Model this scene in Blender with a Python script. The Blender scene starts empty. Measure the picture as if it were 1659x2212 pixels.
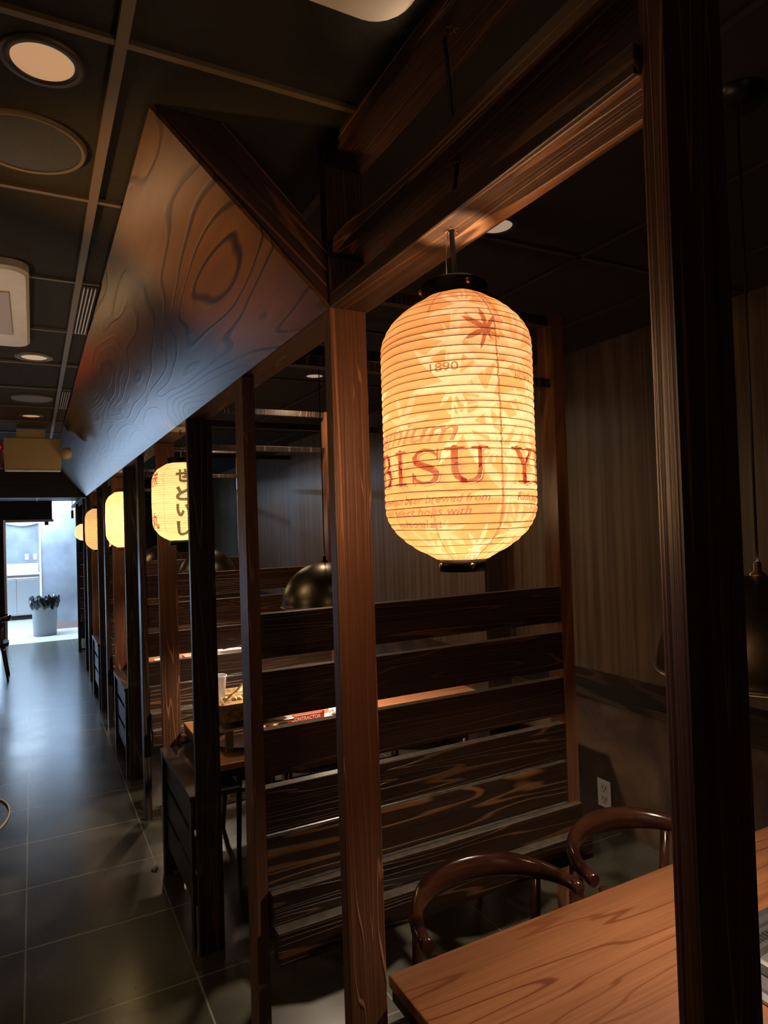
import bpy, bmesh, math, random
import numpy as np
from mathutils import Vector, Matrix
S = bpy.context.scene
COL = S.collection
PI = math.pi
R = random.Random(7)

# ------------------------------------------------------------------ camera
yaw, pitch, lean = math.radians(27.9), math.radians(1.2), math.atan(0.032)
fwd = Vector((math.sin(yaw)*math.cos(pitch), math.cos(yaw)*math.cos(pitch), math.sin(pitch)))
r0 = Vector((math.cos(yaw), -math.sin(yaw), 0)); u0 = r0.cross(fwd)
cr = r0*math.cos(lean) - u0*math.sin(lean)
cu = u0*math.cos(lean) + r0*math.sin(lean)
cd = bpy.data.cameras.new('camera')
cam = bpy.data.objects.new('camera', cd); COL.objects.link(cam)
m3 = Matrix((cr, cu, -fwd)).transposed()
cam.matrix_world = Matrix.Translation((0, 0, 1.8)) @ m3.to_4x4()
cd.sensor_fit = 'HORIZONTAL'; cd.sensor_width = 36.0; cd.lens = 1434.0/1659.0*36.0
cd.clip_start = 0.05
S.camera = cam

# ------------------------------------------------------------------ world, exposure, lights
S.view_settings.view_transform = 'Standard'; S.view_settings.look = 'None'
S.view_settings.gamma = 1.0; S.view_settings.exposure = 0.0; S.view_settings.use_curve_mapping = False
w = bpy.data.worlds.new('world'); S.world = w; w.use_nodes = True
w.node_tree.nodes['Background'].inputs[0].default_value = (0.5, 0.6, 0.8, 1)
w.node_tree.nodes['Background'].inputs[1].default_value = 0.02
S.cycles.use_denoising = True
S.cycles.max_bounces = 8; S.cycles.transparent_max_bounces = 16
S.cycles.sample_clamp_indirect = 4.0; S.cycles.blur_glossy = 0.5

def area(name, loc, rot, sx, sy, power, color, spread=180):
    l = bpy.data.lights.new(name, 'AREA'); l.shape = 'RECTANGLE'; l.size = sx; l.size_y = sy
    l.energy = power; l.color = color; l.spread = math.radians(spread)
    o = bpy.data.objects.new(name, l); COL.objects.link(o); o.location = loc; o.rotation_euler = rot
    return o
def point(name, loc, power, color, rad=0.03, parent=None):
    l = bpy.data.lights.new(name, 'POINT'); l.energy = power; l.color = color; l.shadow_soft_size = rad
    o = bpy.data.objects.new(name, l); COL.objects.link(o); o.location = loc
    if parent: o.parent = parent
    return o
def spot(name, loc, power, color, ang, blend=0.6, rad=0.05, rot=(0, 0, 0)):
    l = bpy.data.lights.new(name, 'SPOT'); l.energy = power; l.color = color; l.spot_size = math.radians(ang)
    l.spot_blend = blend; l.shadow_soft_size = rad
    o = bpy.data.objects.new(name, l); COL.objects.link(o); o.location = loc; o.rotation_euler = rot
    return o
def aim(frm, to): return (Vector(to)-Vector(frm)).to_track_quat('-Z', 'Y').to_euler()
COOL = (0.55, 0.75, 1.0); WARM = (1.0, 0.62, 0.32)
# the kitchen's tube lights and the daylight at the far end of the corridor
area('kitchen_ceiling_light', (-0.2, 15.8, 2.55), (0, 0, 0), 1.6, 1.6, 95, COOL)
area('kitchen_tube_glow', (-0.2, 13.6, 2.70), (0, 0, 0), 2.4, 0.3, 270, COOL)
area('kitchen_window_light', (-3.0, 14.9, 1.5), (0, math.radians(-90), 0), 1.8, 3.0, 170, COOL)
# unseen cool light added before the far wall for the plywood's blue sheen
area('far_fill_light', (-1.0, 12.84, 0.65), (math.radians(-90), 0, 0), 1.0, 1.1, 15, (0.5, 0.7, 1.0))
# unseen upward spot added to brighten the ceiling air conditioner
spot('ac_wash_spot', (-0.8, 2.5, 1.5), 22, (1.0, 0.72, 0.48), 75, 0.7, 0.08, aim((-0.8, 2.5, 1.5), (-0.4, 2.75, 2.6)))
# unseen warm fill lights added along the left side of the aisle
for y_, p_ in ((2.6, 10.0), (5.2, 6.0), (7.6, 5.0)):
    point('left_fill_light', (-1.5, y_, 1.9), p_, (1.0, 0.60, 0.30), 0.12)
# dim warm fill light added behind the camera
area('front_fill_light', (-0.6, -3.4, 1.7), (math.radians(90), 0, 0), 2.0, 1.6, 4, (1.0, 0.86, 0.68))

# unseen warm spot added to wash the near top of the sloped plywood
spot('plywood_wash_spot', (-0.85, 1.75, 2.0), 62, (1.0, 0.48, 0.13), 40, 0.9, 0.05, aim((-0.85, 1.75, 2.0), (0.34, 1.68, 2.55)))

# ------------------------------------------------------------------ materials
MATS = {}
def newmat(name):
    m = bpy.data.materials.new(name); m.use_nodes = True; MATS[name] = m
    nt = m.node_tree; b = nt.nodes['Principled BSDF']
    return m, nt, b
def N(nt, typ, **kw):
    n = nt.nodes.new(typ)
    for k, v in kw.items(): setattr(n, k, v)
    return n
def L(nt, a, b): nt.links.new(a, b)
def plain(name, col, rough=0.5, metal=0.0, emit=None, es=0.0, noise=0.0, nscale=20, spec=0.5, bump=0.0):
    m, nt, b = newmat(name)
    b.inputs['Base Color'].default_value = (*col, 1); b.inputs['Roughness'].default_value = rough
    b.inputs['Metallic'].default_value = metal; b.inputs['Specular IOR Level'].default_value = spec
    if emit: b.inputs['Emission Color'].default_value = (*emit, 1); b.inputs['Emission Strength'].default_value = es
    if noise or bump:
        tc = N(nt, 'ShaderNodeTexCoord'); no = N(nt, 'ShaderNodeTexNoise'); no.inputs['Scale'].default_value = nscale
        no.inputs['Detail'].default_value = 5
        L(nt, tc.outputs['Object'], no.inputs['Vector'])
        if noise:
            rp = N(nt, 'ShaderNodeValToRGB')
            rp.color_ramp.elements[0].color = (*[c*(1-noise) for c in col], 1); rp.color_ramp.elements[0].position = 0.3
            rp.color_ramp.elements[1].color = (*[min(1, c*(1+noise)) for c in col], 1); rp.color_ramp.elements[1].position = 0.7
            L(nt, no.outputs['Fac'], rp.inputs[0]); L(nt, rp.outputs[0], b.inputs['Base Color'])
        if bump:
            bp = N(nt, 'ShaderNodeBump'); bp.inputs['Strength'].default_value = bump; bp.inputs['Distance'].default_value = 0.003
            L(nt, no.outputs['Fac'], bp.inputs['Height']); L(nt, bp.outputs[0], b.inputs['Normal'])
    return m
def wood(name, axis, dark, mid, line, stretch=0.9, cross=7.0, rings=9.0, rough=0.45, bump=0.5, linew=0.16, fine=70, spec=0.5, tint=0.25, dist=0.003):
    """contour-line grain: sine of a noise field stretched along the board"""
    m, nt, b = newmat(name)
    tc = N(nt, 'ShaderNodeTexCoord'); oi = N(nt, 'ShaderNodeObjectInfo')
    mul = N(nt, 'ShaderNodeVectorMath', operation='SCALE'); mul.inputs[0].default_value = (7.3, 5.1, 9.7)
    L(nt, oi.outputs['Random'], mul.inputs['Scale'])
    add = N(nt, 'ShaderNodeVectorMath', operation='ADD'); L(nt, tc.outputs['Object'], add.inputs[0]); L(nt, mul.outputs[0], add.inputs[1])
    def mapped(a, c):
        mp = N(nt, 'ShaderNodeMapping'); s = [c, c, c]; s[axis] = a
        mp.inputs['Scale'].default_value = s; L(nt, add.outputs[0], mp.inputs['Vector']); return mp
    m1 = mapped(stretch, cross)
    n1 = N(nt, 'ShaderNodeTexNoise'); n1.inputs['Scale'].default_value = 1.0; n1.inputs['Detail'].default_value = 2.0
    n1.inputs['Roughness'].default_value = 0.35; n1.inputs['Distortion'].default_value = 0.25
    L(nt, m1.outputs[0], n1.inputs['Vector'])
    k = N(nt, 'ShaderNodeMath', operation='MULTIPLY'); k.inputs[1].default_value = rings*2*PI; L(nt, n1.outputs['Fac'], k.inputs[0])
    sn = N(nt, 'ShaderNodeMath', operation='SINE'); L(nt, k.outputs[0], sn.inputs[0])
    mr = N(nt, 'ShaderNodeMapRange'); mr.inputs[1].default_value = 1.0-4*linew; mr.inputs[2].default_value = 1.0
    L(nt, sn.outputs[0], mr.inputs[0])
    m2 = mapped(stretch*3, fine)
    n2 = N(nt, 'ShaderNodeTexNoise'); n2.inputs['Scale'].default_value = 1.0; n2.inputs['Detail'].default_value = 3
    L(nt, m2.outputs[0], n2.inputs['Vector'])
    m3_ = mapped(stretch*1.4, cross*0.5)
    n3 = N(nt, 'ShaderNodeTexNoise'); n3.inputs['Scale'].default_value = 1.2; n3.inputs['Detail'].default_value = 2
    L(nt, m3_.outputs[0], n3.inputs['Vector'])
    rp = N(nt, 'ShaderNodeValToRGB'); rp.color_ramp.elements[0].position = 0.32; rp.color_ramp.elements[1].position = 0.68
    rp.color_ramp.elements[0].color = (*dark, 1); rp.color_ramp.elements[1].color = (*mid, 1)
    av = N(nt, 'ShaderNodeMix', data_type='FLOAT'); av.inputs[0].default_value = 0.5
    L(nt, n2.outputs['Fac'], av.inputs[2]); L(nt, n3.outputs['Fac'], av.inputs[3]); L(nt, av.outputs[0], rp.inputs[0])
    mx = N(nt, 'ShaderNodeMix', data_type='RGBA'); L(nt, rp.outputs[0], mx.inputs[6]); mx.inputs[7].default_value = (*line, 1)
    lf = N(nt, 'ShaderNodeMath', operation='MULTIPLY'); L(nt, mr.outputs[0], lf.inputs[0]); L(nt, n3.outputs['Fac'], lf.inputs[1])
    lf2 = N(nt, 'ShaderNodeMath', operation='MULTIPLY'); lf2.use_clamp = True; L(nt, lf.outputs[0], lf2.inputs[0]); lf2.inputs[1].default_value = 1.7
    L(nt, lf2.outputs[0], mx.inputs[0])
    L(nt, mx.outputs[2], b.inputs['Base Color'])
    b.inputs['Roughness'].default_value = rough; b.inputs['Specular IOR Level'].default_value = spec
    h = N(nt, 'ShaderNodeMath', operation='ADD'); L(nt, mr.outputs[0], h.inputs[0]); L(nt, n2.outputs['Fac'], h.inputs[1])
    bp = N(nt, 'ShaderNodeBump'); bp.inputs['Strength'].default_value = bump; bp.inputs['Distance'].default_value = dist
    L(nt, h.outputs[0], bp.inputs['Height']); L(nt, bp.outputs[0], b.inputs['Normal'])
    return m
CD, CM, CL = (0.016, 0.0085, 0.005), (0.044, 0.020, 0.010), (0.15, 0.065, 0.025)
charX = wood('charred_cedar_x', 0, CD, CM, CL, rings=18, stretch=0.42, cross=10, linew=0.04, rough=0.34, fine=110)
charY = wood('charred_cedar_y', 1, CD, (0.09, 0.040, 0.017), (0.26, 0.115, 0.046), rings=18, stretch=0.32, cross=10, linew=0.035, fine=110)
charZ = wood('charred_cedar_z', 2, (0.035, 0.013, 0.005), (0.10, 0.036, 0.013), (0.26, 0.095, 0.032), rings=18, stretch=0.32, cross=12, linew=0.03, fine=130, bump=0.6, spec=0.25, rough=0.55)
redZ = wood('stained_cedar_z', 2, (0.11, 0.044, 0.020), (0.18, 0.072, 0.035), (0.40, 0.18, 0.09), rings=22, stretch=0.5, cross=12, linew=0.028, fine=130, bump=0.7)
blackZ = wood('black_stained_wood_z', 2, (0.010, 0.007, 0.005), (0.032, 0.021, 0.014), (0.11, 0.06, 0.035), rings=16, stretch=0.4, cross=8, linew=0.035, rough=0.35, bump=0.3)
blackY = wood('black_stained_wood_y', 1, (0.006, 0.004, 0.003), (0.022, 0.014, 0.010), (0.06, 0.032, 0.018), rings=5, rough=0.4, bump=0.25)
ply = wood('stained_plywood', 1, (0.085, 0.040, 0.010), (0.13, 0.062, 0.016), (0.016, 0.007, 0.003), stretch=0.7, cross=4.5, rings=17, rough=0.26, bump=0.16, linew=0.06, fine=30, dist=0.001, spec=0.55)
tablew = wood('cherry_table_laminate', 0, (0.19, 0.072, 0.028), (0.36, 0.15, 0.064), (0.17, 0.052, 0.018), stretch=0.7, cross=9, rings=7, rough=0.42, bump=0.06, linew=0.025, fine=130, dist=0.0006)
gloss = wood('glossy_dark_chair_wood', 0, (0.030, 0.010, 0.006), (0.070, 0.024, 0.013), (0.02, 0.007, 0.004), rings=4, rough=0.16, bump=0.02, fine=60, dist=0.0005)
blk = plain('black_metal', (0.012, 0.011, 0.010), 0.35, 0.6)
domem = plain('black_spun_metal', (0.11, 0.095, 0.075), 0.33, 0.95)
dometrim = plain('dome_rim_metal', (0.35, 0.30, 0.24), 0.3, 0.9)
rub = plain('black_rubber', (0.01, 0.01, 0.01), 0.6)
brass = plain('aged_brass', (0.55, 0.33, 0.12), 0.3, 1.0)
steel = plain('brushed_steel', (0.55, 0.56, 0.57), 0.32, 0.95, noise=0.1, nscale=8)
white = plain('white_plastic', (0.72, 0.70, 0.66), 0.4)
cream = plain('beige_plastic', (0.56, 0.43, 0.24), 0.5, noise=0.05, nscale=4)
acm = plain('off_white_plastic', (0.84, 0.76, 0.66), 0.5, noise=0.08, nscale=6)
greyp = plain('grey_plastic', (0.28, 0.33, 0.36), 0.45)
redp = plain('red_printed_card', (0.45, 0.03, 0.02), 0.5)
bagm = plain('black_plastic_film', (0.01, 0.012, 0.014), 0.16)
clearish = plain('crumpled_clear_film', (0.55, 0.52, 0.50), 0.25)
darkslot = plain('dark_slot', (0.008, 0.008, 0.008), 0.8)
tile_black = plain('black_ceiling_tile', (0.013, 0.012, 0.008), 0.85, noise=0.25, nscale=60, bump=0.3)
teem = plain('painted_ceiling_tee', (0.16, 0.12, 0.07), 0.5)
darkpaint = plain('dark_painted_board', (0.010, 0.009, 0.009), 0.6)
bamboo = plain('pale_bamboo', (0.75, 0.55, 0.28), 0.5)
rusty = plain('rusty_grill_metal', (0.30, 0.19, 0.08), 0.5, 0.4, noise=0.7, nscale=45)
kitchenwall = plain('grey_steel_panel', (0.42, 0.47, 0.54), 0.32, 0.6, noise=0.25, nscale=2.2)
paperw = plain('white_paper', (0.75, 0.72, 0.70), 0.6)
inkk = plain('black_ink_print', (0.02, 0.02, 0.02), 0.6)
pinkp = plain('pink_plastic', (0.65, 0.22, 0.18), 0.5)
leafm = plain('green_leaf', (0.06, 0.10, 0.02), 0.5)
lampglow = plain('frosted_downlight', (0.8, 0.6, 0.42), 0.5, emit=(1.0, 0.55, 0.27), es=0.40)
lampglow2 = plain('frosted_downlight_cool', (0.8, 0.7, 0.6), 0.5, emit=(1.0, 0.75, 0.5), es=0.30)
bright = plain('lit_tube_diffuser', (0.9, 0.95, 1), 0.5, emit=(0.75, 0.9, 1.0), es=2.2)
redglow = plain('lit_red_letters', (0.8, 0.05, 0.03), 0.5, emit=(1.0, 0.06, 0.02), es=2.5)
glow_globe = plain('opal_globe_glass', (0.9, 0.8, 0.6), 0.4, emit=(1.0, 0.72, 0.34), es=1.15)

def tiles_mat():
    m, nt, b = newmat('slate_floor_tile')
    tc = N(nt, 'ShaderNodeTexCoord'); mp = N(nt, 'ShaderNodeMapping'); mp.vector_type = 'POINT'
    L(nt, tc.outputs['Object'], mp.inputs['Vector'])
    sx = N(nt, 'ShaderNodeSeparateXYZ'); L(nt, mp.outputs[0], sx.inputs[0])
    def line(sock, off, per, w):
        a = N(nt, 'ShaderNodeMath', operation='SUBTRACT'); L(nt, sock, a.inputs[0]); a.inputs[1].default_value = off
        p = N(nt, 'ShaderNodeMath', operation='PINGPONG'); L(nt, a.outputs[0], p.inputs[0]); p.inputs[1].default_value = per/2
        c = N(nt, 'ShaderNodeMath', operation='LESS_THAN'); L(nt, p.outputs[0], c.inputs[0]); c.inputs[1].default_value = w
        return c
    lx = line(sx.outputs['X'], -0.062, 0.618, 0.0035); ly = line(sx.outputs['Y'], 3.355, 0.571, 0.0035)
    mxx = N(nt, 'ShaderNodeMath', operation='MAXIMUM'); L(nt, lx.outputs[0], mxx.inputs[0]); L(nt, ly.outputs[0], mxx.inputs[1])
    no = N(nt, 'ShaderNodeTexNoise'); no.inputs['Scale'].default_value = 3.0; no.inputs['Detail'].default_value = 6; L(nt, tc.outputs['Object'], no.inputs['Vector'])
    rp = N(nt, 'ShaderNodeValToRGB'); rp.color_ramp.elements[0].color = (0.034, 0.031, 0.020, 1); rp.color_ramp.elements[1].color = (0.070, 0.064, 0.042, 1)
    rp.color_ramp.elements[0].position = 0.3; rp.color_ramp.elements[1].position = 0.75
    L(nt, no.outputs['Fac'], rp.inputs[0])
    mx = N(nt, 'ShaderNodeMix', data_type='RGBA'); L(nt, mxx.outputs[0], mx.inputs[0]); L(nt, rp.outputs[0], mx.inputs[6]); mx.inputs[7].default_value = (0.17, 0.155, 0.12, 1)
    L(nt, mx.outputs[2], b.inputs['Base Color'])
    n2 = N(nt, 'ShaderNodeTexNoise'); n2.inputs['Scale'].default_value = 3; n2.inputs['Detail'].default_value = 2; L(nt, tc.outputs['Object'], n2.inputs['Vector'])
    rr = N(nt, 'ShaderNodeMapRange'); rr.inputs[3].default_value = 0.19; rr.inputs[4].default_value = 0.27; L(nt, n2.outputs['Fac'], rr.inputs[0])
    L(nt, rr.outputs[0], b.inputs['Roughness'])
    bp = N(nt, 'ShaderNodeBump'); bp.inputs['Strength'].default_value = 0.12; bp.inputs['Distance'].default_value = 0.002
    iv = N(nt, 'ShaderNodeMath', operation='SUBTRACT'); L(nt, n2.outputs['Fac'], iv.inputs[0]); L(nt, mxx.outputs[0], iv.inputs[1])
    L(nt, iv.outputs[0], bp.inputs['Height']); L(nt, bp.outputs[0], b.inputs['Normal'])
    b.inputs['Specular IOR Level'].default_value = 1.0
    return m
floor_m = tiles_mat()
def stripes_mat():
    m, nt, b = newmat('striped_wallpaper')
    tc = N(nt, 'ShaderNodeTexCoord'); mp = N(nt, 'ShaderNodeMapping'); mp.inputs['Scale'].default_value = (30, 30, 0.6)
    L(nt, tc.outputs['Object'], mp.inputs[0])
    no = N(nt, 'ShaderNodeTexNoise'); no.inputs['Scale'].default_value = 1; no.inputs['Detail'].default_value = 4; L(nt, mp.outputs[0], no.inputs['Vector'])
    rp = N(nt, 'ShaderNodeValToRGB'); rp.color_ramp.elements[0].position = 0.38; rp.color_ramp.elements[1].position = 0.62
    rp.color_ramp.elements[0].color = (0.085, 0.062, 0.042, 1); rp.color_ramp.elements[1].color = (0.17, 0.13, 0.09, 1)
    L(nt, no.outputs['Fac'], rp.inputs[0]); L(nt, rp.outputs[0], b.inputs['Base Color'])
    b.inputs['Roughness'].default_value = 0.38
    return m
wallpaper = stripes_mat()
def rust_mat():
    m, nt, b = newmat('mottled_rust_laminate')
    tc = N(nt, 'ShaderNodeTexCoord'); no = N(nt, 'ShaderNodeTexNoise'); no.inputs['Scale'].default_value = 3.2; no.inputs['Detail'].default_value = 8
    no.inputs['Distortion'].default_value = 0.8; L(nt, tc.outputs['Object'], no.inputs['Vector'])
    rp = N(nt, 'ShaderNodeValToRGB'); e = rp.color_ramp.elements
    e[0].position = 0.35; e[0].color = (0.020, 0.013, 0.009, 1); e[1].position = 0.66; e[1].color = (0.085, 0.056, 0.030, 1)
    x = e.new(0.52); x.color = (0.055, 0.026, 0.013, 1)
    L(nt, no.outputs['Fac'], rp.inputs[0]); L(nt, rp.outputs[0], b.inputs['Base Color']); b.inputs['Roughness'].default_value = 0.5
    return m
rustwall = rust_mat()
corner_floor = plain('pale_kitchen_floor', (0.42, 0.40, 0.36), 0.45, noise=0.12, nscale=6)

# ------------------------------------------------------------------ mesh helpers
class MB:
    def __init__(s): s.bm = bmesh.new()
    def box(s, x0, x1, y0, y1, z0, z1, bevel=0.0, rz=0.0, mi=0):
        vs = bmesh.ops.create_cube(s.bm, size=1.0)['verts']
        sc = Matrix.Diagonal((abs(x1-x0), abs(y1-y0), abs(z1-z0), 1))
        tr = Matrix.Translation(((x0+x1)/2, (y0+y1)/2, (z0+z1)/2)) @ Matrix.Rotation(rz, 4, 'Z') @ sc
        bmesh.ops.transform(s.bm, matrix=tr, verts=vs)
        fs = set(f for v in vs for f in v.link_faces)
        for f in fs: f.material_index = mi
        if bevel:
            es = list(set(e for v in vs for e in v.link_edges))
            bmesh.ops.bevel(s.bm, geom=es, offset=bevel, segments=2, affect='EDGES', profile=0.6)
        return s
    def prism(s, pts, d, mi=0):
        """pts: 3D polygon, extruded by vector d"""
        vs = [s.bm.verts.new(p) for p in pts]; f = s.bm.faces.new(vs); f.material_index = mi
        ex = bmesh.ops.extrude_face_region(s.bm, geom=[f])
        nv = [g for g in ex['geom'] if isinstance(g, bmesh.types.BMVert)]
        bmesh.ops.translate(s.bm, vec=d, verts=nv)
        for g in ex['geom']:
            if isinstance(g, bmesh.types.BMFace): g.material_index = mi
        bmesh.ops.recalc_face_normals(s.bm, faces=s.bm.faces[:])
        return s
    def lathe(s, prof, cx=0, cy=0, n=48, mi=0, cap=False):
        rings = []
        for (r, z) in prof:
            rings.append([s.bm.verts.new((cx+r*math.cos(2*PI*i/n), cy+r*math.sin(2*PI*i/n), z)) for i in range(n)])
        for a, b in zip(rings[:-1], rings[1:]):
            for i in range(n):
                j = (i+1) % n
                f = s.bm.faces.new((a[i], a[j], b[j], b[i])); f.material_index = mi; f.smooth = True
        if cap:
            for rg in (rings[0], rings[-1]):
                try: s.bm.faces.new(rg).material_index = mi
                except ValueError: pass
        return s
    def tube(s, pts, rad, n=10, mi=0, closed=False, flat=None):
        """rad: number or list, or list of (ra, rb): rb along Z"""
        pts = [Vector(p) for p in pts]; k = len(pts); rings = []
        for i, p in enumerate(pts):
            if closed: t = pts[(i+1) % k]-pts[i-1]
            else: t = pts[min(i+1, k-1)]-pts[max(i-1, 0)]
            t.normalize()
            up = Vector((0, 0, 1)) if abs(t.z) < 0.95 else Vector((1, 0, 0))
            a = t.cross(up).normalized(); b = a.cross(t).normalized()
            rr = rad[i] if isinstance(rad, (list, tuple)) else rad
            ra, rb = rr if isinstance(rr, (list, tuple)) else (rr, rr)
            rings.append([s.bm.verts.new(p+a*ra*math.cos(2*PI*q/n)+b*rb*math.sin(2*PI*q/n)) for q in range(n)])
        m = k if closed else k-1
        for i in range(m):
            A, B = rings[i], rings[(i+1) % k]
            for q in range(n):
                f = s.bm.faces.new((A[q], A[(q+1) % n], B[(q+1) % n], B[q])); f.smooth = True; f.material_index = mi
        if not closed:
            s.bm.faces.new(rings[0][::-1]).material_index = mi; s.bm.faces.new(rings[-1]).material_index = mi
        return s
    def build(s, name, mats, parent=None, off=None):
        if not isinstance(mats, (list, tuple)): mats = [mats]
        org = Vector((0, 0, 0))
        if parent is not None: org = world_loc(parent)
        elif off is not None: org = Vector(off)
        bmesh.ops.recalc_face_normals(s.bm, faces=s.bm.faces[:])
        bmesh.ops.translate(s.bm, vec=-org, verts=s.bm.verts[:])
        me = bpy.data.meshes.new(name); s.bm.to_mesh(me); s.bm.free()
        for m in mats: me.materials.append(m)
        o = bpy.data.objects.new(name, me); COL.objects.link(o)
        if parent is not None: o.parent = parent
        elif off is not None: o.location = off
        return o
def world_loc(o):
    v = Vector(o.location)
    while o.parent: o = o.parent; v += Vector(o.location)
    return v
def tag(o, label=None, cat=None, group=None, kind=None):
    if label: o['label'] = label
    if cat: o['category'] = cat
    if group: o['group'] = group
    if kind: o['kind'] = kind
    return o
def thing(name, loc, label, cat, group=None, rz=0):
    o = bpy.data.objects.new(name, None); COL.objects.link(o); o.location = loc; o.rotation_euler = (0, 0, rz)
    o.empty_display_size = 0.1
    return tag(o, label, cat, group)
def box(name, x0, x1, y0, y1, z0, z1, mat, parent=None, bevel=0.0, off=True):
    b = MB(); b.box(x0, x1, y0, y1, z0, z1, bevel)
    if parent is None and off: return b.build(name, mat, None, ((x0+x1)/2, (y0+y1)/2, z0))
    return b.build(name, mat, parent)
def struct(o): o['kind'] = 'structure'; return o
def copy_tree(o, parent=None):
    c = o.copy(); COL.objects.link(c)
    if parent is not None: c.parent = parent
    for ch in list(o.children): copy_tree(ch, c)
    return c

# ------------------------------------------------------------------ structure: room shell
XW = 2.95
struct(box('floor', -3.6, 3.1, -3.6, 12.85, -0.05, 0.0, floor_m, off=False))
struct(box('floor', -3.6, 3.1, 12.85, 17.4, -0.05, 0.0, corner_floor, off=False))
struct(box('ceiling', -3.6, 0.684, -3.6, 9.1, 2.652, 2.70, tile_black, off=False))
struct(box('ceiling', 0.684, 3.1, -3.6, 13.0, 2.83, 2.88, tile_black, off=False))
struct(box('ceiling', -3.6, 0.684, 9.1, 13.0, 2.42, 2.47, plain('grey_ceiling', (0.22, 0.22, 0.22), 0.6), off=False))
struct(box('ceiling', -3.6, 3.1, 13.0, 17.4, 2.75, 2.80, white, off=False))
struct(box('wall_right', XW, 3.1, -3.6, 13.0, 0.90, 2.85, wallpaper, off=False))
struct(box('wall_right', XW, 3.1, -3.6, 13.0, 0.0, 0.72, rustwall, off=False))
struct(box('trim_1', XW-0.015, 3.1, -3.6, 13.0, 0.72, 0.90, blackY, off=False))
struct(box('wall_right', 2.75, XW, 3.74, 7.6, 0.90, 2.85, wallpaper, off=False))
struct(box('wall_right', 2.75, XW, 3.74, 7.6, 0.0, 0.90, rustwall, off=False))
struct(box('wall_left', -3.7, -3.6, -3.6, 17.4, 0.0, 2.85, darkpaint, off=False))
struct(box('wall_back', -3.7, 3.1, -3.7, -3.6, 0.0, 2.85, darkpaint, off=False))
struct(box('trim_2', 0.66, 0.684, -3.6, 13.0, 2.652, 2.85, darkpaint, off=False))
# dark bulkheads across the corridor
struct(box('trim_3', -3.6, 0.59, 9.1, 9.22, 2.28, 2.652, darkpaint, off=False))
b = MB()
b.box(-3.6, -0.41, 12.86, 13.0, 0, 2.33); b.box(-3.6, 0.30, 12.9, 13.04, 2.10, 2.42)
struct(b.build('wall_front', darkpaint))
struct(box('wall_front', 0.68, 3.1, 12.86, 13.0, 0, 2.85, darkpaint, off=False))
struct(box('trim_4', -0.44, -0.405, 12.84, 13.05, 0, 2.10, steel, off=False))
struct(box('trim_5', -0.44, 0.32, 12.88, 13.06, 2.06, 2.10, white, off=False))
# kitchen beyond the opening
struct(box('wall_kitchen', -3.6, 0.9, 17.2, 17.4, 0, 2.8, kitchenwall, off=False))
struct(box('wall_kitchen', 0.13, 2.6, 14.47, 14.6, 0.13, 2.8, kitchenwall, off=False))
struct(box('baseboard_kitchen', 0.13, 2.6, 14.455, 14.6, 0.0, 0.13, plain('pinkish_cove_base', (0.30, 0.22, 0.20), 0.5), off=False))
struct(box('trim_6', 0.10, 0.13, 14.44, 14.6, 0.0, 2.8, white, off=False))

# ceiling tees
b = MB()
for x in (-1.68, -1.07, -0.46, 0.150):
    b.box(x-0.010, x+0.010, -3.6, 9.1, 2.640, 2.654)
for k in range(-8, 14):
    y = 1.195+0.609*k
    if y < 9.1:
        for xa, xb in ((-1.67, -1.08), (-1.06, -0.47), (-0.45, 0.14), (0.16, 0.595)):
            if k > 0 and xa > 0.1: xb = 0.215
            b.box(xa, xb, y-0.007, y+0.007, 2.643, 2.654)
struct(b.build('trim_7', teem))
b = MB()
for y in (1.9, 3.1, 4.3, 5.5, 6.7): b.box(0.69, 2.94, y-0.01, y+0.01, 2.82, 2.831)
for x in (1.3, 1.9, 2.5): b.box(x-0.01, x+0.01, -1, 12, 2.82, 2.831)
struct(b.build('trim_8', plain('dark_booth_tee', (0.03, 0.025, 0.018), 0.5)))
# small marks of the second ceiling
struct(box('trim_9', 0.06, 0.08, 9.3, 12.8, 2.405, 2.421, white, off=False))

# ------------------------------------------------------------------ timber frame of the aisle
XL, XR = 0.594, 0.684
def post(name, x0, x1, y0, y1, z1, mat, label, cat='post', group=None):
    o = box(name, x0, x1, y0, y1, 0.0, z1, mat, None, 0.0025)
    return tag(o, label, cat, group)
b = MB(); b.prism([(XL, 0.462, 0), (XR+0.005, 0.462, 0), (XR+0.005, 0.502, 0), (XL+0.012, 0.502, 0), (XL+0.009, 0.498, 0)], (0, 0, 2.65))
tag(b.build('timber_post', charZ, None, (XL+0.04, 0.48, 0)), 'nearest dark grained timber post, in front of the table at right', 'post')
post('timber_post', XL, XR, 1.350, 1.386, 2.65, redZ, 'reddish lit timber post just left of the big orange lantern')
for y, lab in zip((2.91, 5.20, 7.50, 9.76),
        ('wide black post just left of the slatted partition, hiding half of the cream lantern', 'black post hiding the right half of the tall yellow lantern',
         'black post hiding the middle of the beige lantern', 'farthest black post, standing beside the small round lamp')):
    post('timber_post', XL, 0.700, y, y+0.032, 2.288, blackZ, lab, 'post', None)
for y, lab in zip((3.73, 6.05, 8.35), ('brown lit post behind the cream lantern with black characters', 'brown lit post behind the tall yellow lantern', 'brown post behind the beige lantern')):
    post('timber_post', XL, 0.690, y, y+0.034, 2.288, charZ, lab, 'post', None)
def beam(z0, z1, y0, y1, lab, mat=charY):
    o = box('timber_beam', XL, XR+0.004, y0, y1, z0, z1, mat, None, 0.002)
    tag(o, lab, 'beam')
beam(2.29, 2.325, 0.501, 1.349, 'lowest near beam, lit timber the big orange lantern hangs from')
beam(2.405, 2.44, 0.501, 1.349, 'middle near beam, dark timber above the lit lantern beam')
beam(2.61, 2.65, 0.501, 1.349, 'top near beam, dark timber against the ceiling above the lantern')
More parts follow.
